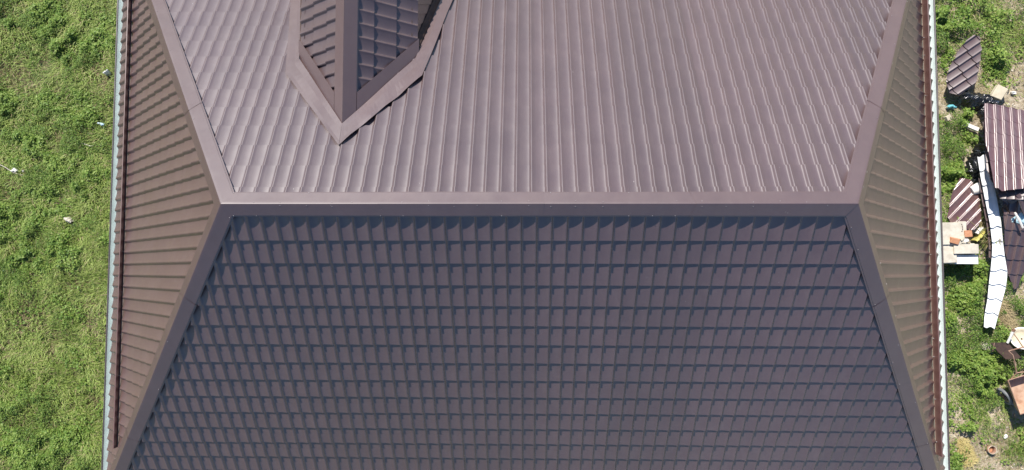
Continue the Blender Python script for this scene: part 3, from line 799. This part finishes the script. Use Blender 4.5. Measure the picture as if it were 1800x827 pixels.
# ------------------------------------------------------------------ things lying on the ground
def gzp(p): return float(gz(np.array([p.x]), np.array([p.y]))[0])
class Frame:
    """plane through three measured points (pixel, pixel, height): origin, across, down"""
    def __init__(s, o, a, b):
        s.O = at(*o); e1 = (at(*a) - s.O).normalized(); e2 = at(*b) - s.O; e2 = (e2 - e1 * e2.dot(e1)).normalized()
        s.e1, s.e2 = e1, e2; s.n = e1.cross(e2)
        if s.n.z < 0: s.n = -s.n
    def px(s, px, py):
        d = CR @ Vector(((px - 900) / F, -(py - 413.5) / F, -1.0)); t = (s.O - CAM).dot(s.n) / d.dot(s.n); q = CAM + d * t - s.O
        return (q.dot(s.e1), q.dot(s.e2))
    def P(s, u, v, h=0): return s.O + s.e1 * u + s.e2 * v + s.n * h
def tile_sheet(name, fr, outline, mat, label, cat='roof sheet', group=None, bend=None, scale=1.0, fine=3, stepscale=1.0):
    """pressed metal tile sheet cut to a convex outline given in pixels, with its waves, steps and a bend"""
    poly = [fr.px(*q) for q in outline]; hps = halfplanes(poly); us = [p[0] for p in poly]; vv = [p[1] for p in poly]
    w_ = W * scale; r_ = ROW * scale; V = []; Fc = []; S_ = []
    for j in range(math.floor(min(vv) / r_), math.ceil(max(vv) / r_)):
        for i in range(math.floor(min(us) / w_), math.ceil(max(us) / w_)):
            vs, fs, sm = tile_verts(i * w_, j * r_, w_, r_, step=STEP * stepscale)
            cs = [(i * w_, j * r_), ((i + 1) * w_, j * r_), ((i + 1) * w_, (j + 1) * r_), (i * w_, (j + 1) * r_)]
            if any(all(a * x + b * y + c <= 0 for x, y in cs) for a, b, c in hps): continue
            if not all(a * x + b * y + c >= 0 for x, y in cs for a, b, c in hps):
                me = cut_mesh('t', vs, fs, sm, hps, mat)
                if me is None: continue
                vs = [tuple(q.co) for q in me.vertices]; fs = [tuple(p.vertices) for p in me.polygons]; sm = [p.use_smooth for p in me.polygons]
                bpy.data.meshes.remove(me)
            b0 = len(V); V += [(u, v, h) for u, v, h in vs]; Fc += [tuple(k + b0 for k in f) for f in fs]; S_ += sm
    P = [fr.P(u, v, h + (bend(u, v) if bend else 0)) for u, v, h in V]
    me = pymesh(name, P, Fc, mat); me.polygons.foreach_set('use_smooth', S_)
    o = link(name, me)
    tag(o, label, cat, group); return o
# small dark offcut in the weeds near the top
f1_ = Frame((1700, 92, .46), (1722, 126, .40), (1672, 101, .40))
tile_sheet('tile_sheet_offcut', f1_, [(1697, 72), (1711, 62), (1722, 64), (1726, 86), (1716, 140), (1706, 153), (1684, 168), (1668, 164), (1661, 143), (1665, 124), (1682, 92)],
           M['scrap_dull'], 'dark brown tile sheet offcut lying in the weeds above the black plastic', 'roof sheet', bend=lambda u, v: .03 * math.sin(3 * v) + .02 * u * u)
# big glossy sheet leaning on the pile
f7 = Frame((1760, 189, .62), (1736, 186, .60), (1766, 336, 1.10))
tile_sheet('glossy_tile_sheet', f7, [(1729, 183), (1760, 186), (1815, 197), (1850, 260), (1840, 322), (1800, 332), (1760, 337), (1748, 330), (1731, 250)],
           M['scrap'], 'big glossy brown tile sheet with white glints, right of the white strip', 'roof sheet', bend=lambda u, v: .018 * math.sin(3.1 * u + v), stepscale=.22)
f7b = Frame((1738, 190, .48), (1762, 193, .50), (1742, 334, .90))
tile_sheet('tile_sheet_beneath', f7b, [(1727, 215), (1760, 200), (1800, 210), (1830, 330), (1800, 352), (1758, 350), (1733, 300)],
           M['scrap_dull'], 'brown tile sheet mostly hidden beneath the big glossy sheet', 'roof sheet')
# dull sheet below, and bent shards between
f11 = Frame((1800, 352, .66), (1770, 350, .62), (1812, 500, .22))
tile_sheet('dull_tile_sheet', f11, [(1759, 344), (1815, 340), (1822, 430), (1806, 470), (1793, 504), (1785, 511), (1771, 478), (1762, 420)],
           M['scrap_dull'], 'dull brown tile sheet narrowing to a point beside the white strip', 'roof sheet', bend=lambda u, v: .05 * math.sin(2.2 * v + .6) + .03 * math.sin(5 * u))
f10 = Frame((1716, 352, .30), (1690, 332, .26), (1696, 380, .22))
tile_sheet('streaked_tile_sheet', f10, [(1688, 313), (1706, 316), (1722, 342), (1724, 388), (1712, 404), (1690, 408), (1672, 398), (1664, 380), (1672, 340)],
           M['scrap'], 'glossy brown tile sheet with white streaks above the concrete blocks', 'roof sheet', bend=lambda u, v: .03 * math.sin(2.5 * v), stepscale=.22)
def crumpled(name, outline_pts, widths, mat, label, cat, amp=.06, zb=.12, n=46, m=14, seed=1, freq=9, z2=None):
    """crumpled sheet along a line of measured points"""
    rng = np.random.default_rng(seed); pts = [at(*p) for p in outline_pts]; V = []
    for i in range(n + 1):
        f = i / n * (len(pts) - 1); k = min(int(f), len(pts) - 2); q = f - k
        c = pts[k].lerp(pts[k + 1], q); wd = widths[k] * (1 - q) + widths[k + 1] * q
        t = (pts[k + 1] - pts[k]).normalized(); sd_ = Vector((-t.y, t.x, 0))
        wd *= 1 + .22 * math.sin(i * 1.1 + seed) * math.sin(i * .37)
        for j in range(m + 1):
            g_ = j / m - .5; p = c + sd_ * (g_ * wd / PXM)
            x_, y_ = np.array([p.x * freq]), np.array([p.y * freq])
            r1 = 1 - abs(2 * float(fbm(x_, y_, .35, seed, 2)[0]) - 1) * 2; r2_ = 1 - abs(2 * float(fbm(x_, y_, 1.0, seed + 9, 2)[0]) - 1) * 2
            z = zb + amp * (r1 * .8 + r2_ * .45) - (abs(g_) * 2) ** 3 * zb * .9
            p = p + sd_ * float(rng.normal(0, .006)) + Vector((0, 0, z)); V.append(p)
    fs = [(i * (m + 1) + j, i * (m + 1) + j + 1, (i + 1) * (m + 1) + j + 1, (i + 1) * (m + 1) + j) for i in range(n) for j in range(m)]
    o = link(name, pymesh(name, V, fs, mat, False)); tag(o, label, cat); return o
crumpled('black_plastic_bag', [(1671, 157), (1684, 172), (1706, 181), (1726, 178), (1740, 186)], [8, 22, 26, 26, 8], M['black_plastic'],
         'crumpled black plastic bag between the small offcut and the big glossy sheet', 'plastic bag', .10, .22, seed=3)
crumpled('black_plastic_tail', [(1722, 186), (1726, 200), (1730, 216), (1732, 238)], [26, 20, 15, 8], M['black_plastic'],
         'narrow strip of black plastic hanging down beside the big glossy sheet', 'plastic', .08, .14, seed=5, n=30, m=8)
crumpled('black_plastic_film', [(1726, 252), (1722, 272), (1714, 296), (1718, 322), (1728, 340)], [20, 34, 46, 42, 20], M['black_plastic'],
         'heap of shiny crumpled black film left of the white strip', 'plastic film', .13, .26, seed=8, n=56, m=20, freq=12)
# long strip with its white protective film up
def strip(name, path, mat, label, cat, zoff, steps=True, th=.003):
    P_ = [Vector((a, b, c)) for a, b, c, w_ in path]; Ws = [p[3] for p in path]; V = []; Fc = []; m = 12
    L = [0]
    for a, b in zip(P_, P_[1:]): L.append(L[-1] + math.hypot(b.x - a.x, b.y - a.y))
    rows = []; s = 0; per = 25.5
    nrow = int(L[-1] / per) + 1
    for r_ in range(nrow):
        for g_ in (0, .34, .67, .985):
            s = min((r_ + g_) * per, L[-1]); k = max(i for i in range(len(L) - 1) if L[i] <= s); q = (s - L[k]) / (L[k + 1] - L[k])
            c = P_[k].lerp(P_[k + 1], q); wd = Ws[k] * (1 - q) + Ws[k + 1] * q; t = (P_[k + 1] - P_[k]); t.z = 0; t.normalize(); sd_ = Vector((t.y, -t.x, 0))
            if sd_.x < 0: sd_ = -sd_
            row = []
            for j in range(m + 1):
                h = j / m - .5; px_, py_ = c.x + sd_.x * h * wd, c.y + sd_.y * h * wd
                wav = .009 * math.sin(j / m * 2 * math.pi * 1.35 + .5)
                z = c.z + zoff + wav + (STEP * 1.5 * g_ if steps else 0)
                row.append(at(px_ + 1.1 * math.sin(j / m * 7) * 0, py_ + 1.6 * math.sin(j / m * 7.5), z))
            rows.append(row)
    for row in rows: V += row
    for i in range(len(rows) - 1):
        for j in range(m): Fc.append((i * (m + 1) + j, i * (m + 1) + j + 1, (i + 1) * (m + 1) + j + 1, (i + 1) * (m + 1) + j))
    me = pymesh(name, V, Fc, mat); me.polygons.foreach_set('use_smooth', [False] * len(Fc))
    o = link(name, me); md = o.modifiers.new('t', 'SOLIDIFY'); md.thickness = th; md.offset = 0; tag(o, label, cat); return o
path = [(1727, 274, .62, 18), (1734, 312, .60, 20), (1742, 350, .55, 21), (1750, 392, .48, 20), (1754, 430, .40, 19), (1755, 452, .36, 23), (1756, 478, .34, 30), (1753, 503, .33, 30), (1748, 530, .33, 25), (1742, 556, .32, 23), (1739, 576, .32, 19)]
strip('white_sheet_strip', path, M['film_white'], 'long curved strip of sheet with white film, running down past the blocks', 'roof sheet', .0)
strip('brown_sheet_strip', [(a - 7 - (2 if b > 340 else 0), b, c - .10, w_ * .7) for a, b, c, w_ in path[1:6]], M['scrap_dull'], 'narrow dark brown sheet edge showing along the left of the white strip', 'roof sheet', .0)
# bent shards of sheet
def shard(pts, label, mat='scrap_dull', name='sheet_shard', group=None):
    V = [at(*p) for p in pts]; n = len(V); c = sum(V, Vector((0, 0, 0))) / n + Vector((0, 0, .03))
    mid = [v.lerp(c, .5) + Vector((0, 0, random.uniform(-.02, .03))) for v in V]
    vs = V + mid + [c]
    fs = [(i, (i + 1) % n, n + (i + 1) % n, n + i) for i in range(n)] + [(n + i, n + (i + 1) % n, 2 * n) for i in range(n)]
    o = link(name, pymesh(name, vs, fs, M[mat])); md = o.modifiers.new('t', 'SOLIDIFY'); md.thickness = .004; tag(o, label, 'metal scrap', group)
shard([(1758, 338, .78), (1772, 335, .86), (1790, 352, .72), (1776, 362, .66), (1761, 352, .68)], 'bent brown shard just below the big glossy sheet, at its left corner')
shard([(1784, 334, .92), (1812, 322, 1.05), (1822, 352, .80), (1800, 356, .78)], 'bent brown shard below the big glossy sheet at the photo edge')
shard([(1760, 366, .62), (1768, 358, .72), (1776, 374, .70), (1774, 380, .58), (1762, 374, .5)], 'small curled black shard on the dull sheet', 'rust_dark')
shard([(1786, 344, .98), (1793, 340, 1.0), (1806, 372, .84), (1799, 378, .80)], 'narrow brown shard lying across the others above the blue film')
shard([(1792, 366, .8), (1808, 364, .9), (1812, 384, .7), (1800, 380, .72)], 'dark curled shard right of the blue film at the photo edge', 'rust_dark')
shard([(1770, 390, .56), (1797, 372, .70), (1812, 398, .62), (1782, 391, .60)], 'pale blue piece of film under the white stick', 'film_blue', 'blue_film')
mb = MB(); a, b = at(1784, 374, .78), at(1798, 401, .72); mb.tube([a, a.lerp(b, .5) + Vector((0, 0, .01)), b], [.022, .026, .024], 6, smooth=False)
tag(mb.build('white_stick', M['white']), 'short white stick lying across the pale blue film', 'stick')
mb = MB(); p = at(1718, 300, .3)
for k, (dx, dy) in enumerate(((0, 0),)):
    pass
# white bucket on its side by the black film
a, b = at(1723, 330, .34), at(1708, 336, .30)
mb = MB(); mb.tube([a, a.lerp(b, .08), b], [.125, .13, .10], 18, cap=False); bk = mb.build('white_bucket', M['white']); tag(bk, 'white plastic bucket lying at the foot of the black film', 'bucket')
mb = MB(); mb.tube([b, b + (b - a).normalized() * .004], [.10, .098], 18); mb.build('bucket_base', M['film_white'], bk)
mb = MB(); mb.tube([a.lerp(b, .02), a.lerp(b, .03)], [.134, .134], 18, cap=False); mb.build('rim', M['film_white'], bk)

# ---- concrete blocks and bricks
def block(px, py, z, size, ang, label, mat='block', name='concrete_block', group='concrete blocks beside the gutter', cat='block', tiltx=0, tilty=0, jit=.006, bev=.008):
    p = at(px, py, z + size[2]); r_ = Matrix.Rotation(ang, 3, 'Z') @ Matrix.Rotation(tiltx, 3, 'X') @ Matrix.Rotation(tilty, 3, 'Y')
    mb = MB(); mb.box((0, 0, -size[2] / 2), size, None, 1.0, jit)
    me = pymesh(name, mb.v, mb.f, M[mat]); bm = bmesh.new(); bm.from_mesh(me)
    bmesh.ops.bevel(bm, geom=bm.edges[:], offset=bev, segments=1, affect='EDGES'); bm.to_mesh(me); bm.free()
    o = link(name, me); o.matrix_world = Matrix.Translation(p) @ r_.to_4x4(); tag(o, label, cat, group); return o
block(1672, 411, .44, (.44, .50, .2), R(1), 'wide cream concrete block with dirty top right beside the gutter')
block(1692, 409, .44, (.17, .50, .2), R(-1), 'narrow cream concrete block with dark marks, right of the wide one')
block(1669, 446, .40, (.32, .43, .2), R(2), 'grey cream concrete block against the gutter, below the wide one')
block(1699, 438, .44, (.55, .22, .2), R(1), 'long cream concrete block just below the orange bricks')
block(1699.5, 456.5, .34, (.53, .21, .2), R(-1), 'whitest long concrete block at the bottom front of the stack', mat='white')
for i, (px, py, sx, sy, lb) in enumerate(((1676, 411, .62, .5, 'lower concrete block under the wide cream one'), (1690, 446, .62, .46, 'lower concrete block under the two long ones'))):
    block(px, py, .20, (sx, sy, .225), R(1), lb)
# marks on the narrow block
mb = MB()
for k in range(5):
    p = at(1690.5 + random.uniform(-1, 1), 396 + k * 3, .647); mb.plate([p, p + Vector((.02, 0, 0)), p + Vector((.024, .022, 0)), p + Vector((.002, .026, 0))], .002)
tag(mb.build('dark_chips', M['rust_dark']), 'few dark chips scattered on the narrow concrete block', 'chips')
block(1703, 411, .60, (.16, .15, .08), R(3), 'square orange brick piece on the right of the blocks', 'orange', 'brick_piece', 'orange brick pieces on the blocks', 'brick', bev=.005)
block(1680, 424, .62, (.20, .11, .08), R(-14), 'pointed orange brick half at the lower left of the pieces', 'orange', 'brick_piece', 'orange brick pieces on the blocks', 'brick', .2, .1, .02, .004)
block(1693, 420, .60, (.11, .08, .07), R(25), 'small tan brick crumb between the two orange pieces', 'foam', 'brick_piece', 'orange brick pieces on the blocks', 'brick', .1, .2, .015, .004)
block(1699, 423, .60, (.10, .06, .05), R(5), 'small white crumb below the square orange brick', 'white', 'brick_piece', 'orange brick pieces on the blocks', 'brick', .0, .1, .01, .004)
block(1757.5, 163, .10, (.25, .29, .16), R(-28), 'cream grooved brick on the dry soil above the big glossy sheet', 'foam', 'cream_brick', None, 'brick', .25, -.1, .01, .01)
for k in range(3):
    pass
block(1750, 176, .02, (.18, .06, .05), R(-40), 'white chip just below the cream grooved brick', 'white', 'white_chip', None, 'chip', .1, .1, .02, .004)
block(1669, 207, .06, (.13, .11, .08), R(32), 'small beige brick piece below the turquoise scrap', 'foam', 'brick_piece', None, 'brick', .1, .2, .01, .005)
block(1708, 223, .10, (.36, .09, .07), R(-24), 'white oblong piece of block on the bare soil', 'white', 'white_block_piece', None, 'block', .0, .05, .008, .006)
block(1783, 163, .02, (.09, .07, .06), R(10), 'white stone right of the cream grooved brick', 'white', 'white_stone', None, 'stone', .3, .2, .02, .012)
block(1770, 768, .02, (.08, .09, .05), R(10), 'white pebble right of the rusty can', 'white', 'white_stone', None, 'stone', .3, .2, .02, .012)
block(1742, 613, .10, (.36, .20, .08), R(-24), 'flat grey stone left of the dark steel plate', 'stone', 'flat_stone', None, 'stone', .1, .1, .03, .02)
block(1722, 640, .06, (.20, .09, .07), R(-14), 'small grey stone deep in the weeds', 'stone', 'small_stone', None, 'stone', .1, .1, .02, .02)
block(1762, 520, .03, (.12, .06, .05), R(10), 'pinkish stone right of the white strip', 'foam', 'small_stone', None, 'stone', .1, .1, .02, .01)
crumpled('turquoise_scrap', [(1662, 190), (1669, 188), (1676, 191)], [3, 7, 3], M['cyan'], 'small crumpled turquoise plastic scrap near the gutter', 'plastic', .03, .10, n=14, m=6, seed=4)
crumpled('yellow_plastic', [(1706, 425), (1714, 419), (1721, 409), (1726, 402)], [5, 7, 7, 4], M['yellow'], 'curved strip of yellow plastic right of the orange bricks', 'plastic', .03, .22, n=20, m=5, seed=6)
crumpled('white_rag', [(1708, 412), (1712, 406), (1719, 402)], [8, 12, 6], M['white'], 'white crumpled rag beside the yellow plastic', 'rag', .04, .20, n=14, m=6, seed=7)
def straw_heap(name, pts, wds, n, label, cat, zmax=.3, lens=(.08, .3), seed=1, spread=.5, mats=('straw',)):
    rng = np.random.default_rng(seed); P_ = [at(*p) for p in pts]; X = []; A_ = []
    for i in range(n):
        f = rng.random() * (len(P_) - 1); k = int(f); q = f - k; c = P_[k].lerp(P_[k + 1], q); wd = wds[k] * (1 - q) + wds[k + 1] * q
        t = (P_[k + 1] - P_[k]).normalized(); s_ = (rng.random() - .5) * wd / PXM
        X.append((c.x - t.y * s_, c.y + t.x * s_, c.z + rng.random() * zmax * (1 - (2 * s_ * PXM / wd) ** 2))); A_.append(math.atan2(t.y, t.x) + rng.normal(0, spread))
    X = np.array(X); V, q, tr = blade_geo(X, rng.uniform(*lens, n), rng.uniform(.006, .012, n), rng.uniform(1.0, 1.25, n), rng, np.array(A_))
    mi = rng.integers(0, len(mats), n); o = link(name, fast_mesh(name, V, q, tr, [M[x] for x in mats], mi, mi)); tag(o, label, cat); return o
straw_heap('dry_grass_bundle', [(1716, 343, .02), (1720, 370, .02), (1730, 395, .02), (1734, 425, .02)], [12, 20, 24, 16], 2600, 'bundle of brown dry grass between the streaked sheet and the white strip', 'dry grass', .38, (.1, .34), 3, .45, ('straw', 'straw', 'grass_b'))
straw_heap('yellow_dead_leaves', [(1690, 772, 0), (1696, 795, 0), (1706, 816, 0)], [16, 26, 22], 1300, 'heap of pale yellow dead leaves on the soil near the gutter', 'dead leaves', .10, (.05, .13), 4, 2, ('straw_y',))
straw_heap('dry_stalks', [(1755, 530, 0), (1765, 560, 0), (1772, 580, 0)], [22, 24, 18], 900, 'brown dry stalks on the ground right of the white strip end', 'dry grass', .1, (.1, .3), 6, 1.0, ('straw',))

# ---- wheelbarrow
wb = thing_at('wheelbarrow', tuple(at(1800, 705, 0))); tag(wb, 'rusty wheelbarrow with grey tyre at the lower right edge', 'wheelbarrow')
rimz = .62; Tl, Bl = at(1772, 669, rimz), at(1793, 729, rimz - .02); ax = (Tl - Bl).normalized(); rt = Vector((ax.y, -ax.x, 0)).normalized()
Tr, Br = Tl + rt * 1.0 + Vector((0, 0, .05)), Bl + rt * 1.0 + Vector((0, 0, .05)); cen = (Tl + Bl + Tr + Br) / 4
fl = [p.lerp(Vector((cen.x, cen.y, p.z)), .26) + Vector((0, 0, -.30)) for p in (Tl, Bl, Br, Tr)]
R4 = [Tl, Bl, Br, Tr]; mb = MB()
mb.add(R4 + fl, [(0, 1, 5, 4), (1, 2, 6, 5), (2, 3, 7, 6), (3, 0, 4, 7), (4, 5, 6, 7)])
tr_ = mb.build('tray', M['tray'], wb); md = tr_.modifiers.new('t', 'SOLIDIFY'); md.thickness = .006
mb = MB(); mb.tube(R4 + [R4[0]], .013, 8); mb.build('tray_rim', M['rust'], wb)
wc = at(1765.5, 697, .21); axl = (rt * .95 + ax * .20 + Vector((0, 0, .02))).normalized()
u_ = axl.cross(Vector((0, 0, 1))).normalized(); v_ = axl.cross(u_)
ring = [wc + (u_ * math.cos(a_) + v_ * math.sin(a_)) * .17 for a_ in np.linspace(0, 2 * math.pi, 29)]
wh = MB(); wh.tube([wc - axl * .035, wc + axl * .035], [.035, .035], 10); 
for k in range(6):
    a_ = k * math.pi / 3; wh.tube([wc, wc + (u_ * math.cos(a_) + v_ * math.sin(a_)) * .125], .009, 5, smooth=False)
wheel = wh.build('wheel', M['rust'], wb)
mb = MB(); mb.tube(ring, .040, 10, cap=False); mb.build('tyre', M['rubber'], wheel)
ring2 = [wc + (u_ * math.cos(a_) + v_ * math.sin(a_)) * .128 for a_ in np.linspace(0, 2 * math.pi, 29)]
mb = MB(); mb.tube(ring2, .018, 8, cap=False); mb.build('rim', M['tray'], wheel)
fr = MB()
fr.tube([at(1776, 668, .5), at(1787, 656, .62), at(1784, 638, .72), at(1780, 624, .78), at(1773, 617, .80), at(1786, 614, .82), at(1812, 607, .85)], .014, 8)
fr.tube([at(1787, 656, .62), at(1815, 652, .62)], .013, 8); fr.tube([wc, at(1776, 690, .30), at(1800, 700, .28), at(1830, 702, .28)], .014, 8)
fr.build('frame', M['rust'], wb)
mb = MB(); mb.tube([at(1783, 728, .26), at(1786, 735, .0)], .013, 8); mb.build('leg', M['rust'], wb)
mb = MB(); mb.tube([at(1800, 655, .26), at(1802, 652, .0)], .013, 8); mb.build('leg', M['rust'], wb)
mb = MB(); mb.plate([at(1741, 603, .34), at(1771, 602, .40), at(1797, 631, .44), at(1768, 632, .36), at(1754, 619, .34)], .006)
sp_ = mb.build('steel_plate', M['rust_dark']); tag(sp_, 'dark rusty steel plate lying on the weeds above the wheelbarrow', 'steel plate')
mb = MB(); mb.tube([at(1748, 603, .36), at(1745, 618, .30)], .009, 6); mb.build('hook', M['rust'], sp_)
mb = MB(); a, b = at(1781, 583, .55), at(1771, 603, .42); mb.tube([a, b], .028, 8); wt = mb.build('white_pipe', M['white']); tag(wt, 'short white pipe leaning between the basin and the steel plate', 'pipe')
mb = MB(); mb.tube([a + (a - b).normalized() * .06, a], .034, 8); mb.build('pipe_end', M['rust'], wt)
mb = MB(); mb.tube([at(1782, 587, .56), at(1790, 598, .55), at(1799, 612, .5)], .011, 6); tag(mb.build('rusty_rod', M['rust']), 'thin rusty rod crossing the cream basin', 'rod')
bc = at(1798, 595, .30); bn = Vector((-.35, .25, .9)).normalized(); bu = bn.cross(Vector((0, 1, 0))).normalized(); bv = bn.cross(bu)
prof_ = [(.02, -.10), (.14, -.095), (.19, -.05), (.225, 0), (.25, .004), (.255, -.006)]
V = [bc + (bu * math.cos(a_) + bv * math.sin(a_)) * r_ + bn * z for r_, z in prof_ for a_ in np.linspace(0, 2 * math.pi, 24, endpoint=False)]
fs = [(i * 24 + k, i * 24 + (k + 1) % 24, (i + 1) * 24 + (k + 1) % 24, (i + 1) * 24 + k) for i in range(3) for k in range(24)] + [tuple(range(24))]
bs = link('basin', pymesh('basin', V, fs, M['foam'], True)); tag(bs, 'cream enamel basin with white rim above the wheelbarrow at the edge', 'basin'); md = bs.modifiers.new('t', 'SOLIDIFY'); md.thickness = .004
fs = [(i * 24 + k, i * 24 + (k + 1) % 24, (i + 1) * 24 + (k + 1) % 24, (i + 1) * 24 + k) for i in range(3, 5) for k in range(24)]
rm = link('rim', pymesh('rim', V, fs, M['white'], True), bs); md = rm.modifiers.new('t', 'SOLIDIFY'); md.thickness = .006
# rusty can
c_ = at(1738, 789, .0); c_.z = gzp(c_); mb = MB(); n_ = 18
mb.tube([c_, c_ + Vector((.012, -.004, .12))], [.085, .092], n_, cap=False); can = mb.build('rusty_can', M['rust']); tag(can, 'open rusty can standing on the bare soil at lower right', 'can')
md = can.modifiers.new('t', 'SOLIDIFY'); md.thickness = .005
mb = MB(); mb.tube([c_ + Vector((0, 0, .02)), c_ + Vector((.003, 0, .035))], .08, n_); mb.build('can_filling', M['orange'], can)
ring = [c_ + Vector((.012 + .094 * math.cos(a_), -.004 + .094 * math.sin(a_), .12)) for a_ in np.linspace(0, 2 * math.pi, 19)]
mb = MB(); mb.tube(ring, .006, 6, cap=False); mb.build('rim', M['foam'], can)
# sticks and litter
def twig(pts, r_, label, mat='stem', name='twig', cat='twig', group=None):
    mb = MB(); mb.tube([at(*p) for p in pts], r_, 6); tag(mb.build(name, M[mat]), label, cat, group)
twig([(-6, 287, .14), (10, 295, .16), (22, 303, .15), (34, 307, .12), (47, 309, .10)], [.009, .009, .008, .007, .005], 'long pale dry twig at the left edge of the photo')
twig([(143, 252, .10), (150, 254, .12), (158, 257, .12), (164, 257, .10)], .014, 'short pale twig left of the gutter')
twig([(1700, 385, .5), (1712, 395, .42), (1722, 408, .36), (1736, 420, .3)], .008, 'thin dry stem crossing the dry grass bundle', 'straw')
twig([(1700, 412, .25), (1706, 400, .3)], .006, 'tiny dry stem beside the square orange brick', 'straw')
twig([(1690, 762, .03), (1696, 768, .05), (1702, 766, .03)], .012, 'short pale twig above the dead leaves')
crumpled('white_bag', [(190, 133), (194, 130), (198, 127)], [4, 9, 5], M['white'], 'crumpled white bag against the left gutter in the weeds', 'plastic bag', .06, .18, n=14, m=8, seed=12)
crumpled('white_paper_scrap', [(28, 303), (33, 299), (38, 304)], [6, 11, 5], M['white'], 'torn white paper scrap at the end of the long twig', 'paper', .05, .14, n=12, m=8, seed=13)
crumpled('small_paper_scrap', [(44, 301), (48, 303)], [6, 6], M['white'], 'smaller white paper scrap right of the torn one', 'paper', .03, .12, n=8, m=5, seed=14)
crumpled('pale_blue_scrap', [(176, 218), (182, 220), (187, 221)], [4, 7, 4], M['film_blue'], 'tiny pale blue scrap in the bare patch on the left', 'plastic', .03, .08, n=8, m=5, seed=15)
crumpled('grey_fluff', [(120, 385), (127, 388), (133, 392)], [6, 12, 6], M['stem'], 'tuft of pale grey fluff in the grass on the left', 'fluff', .05, .14, n=12, m=7, seed=16)
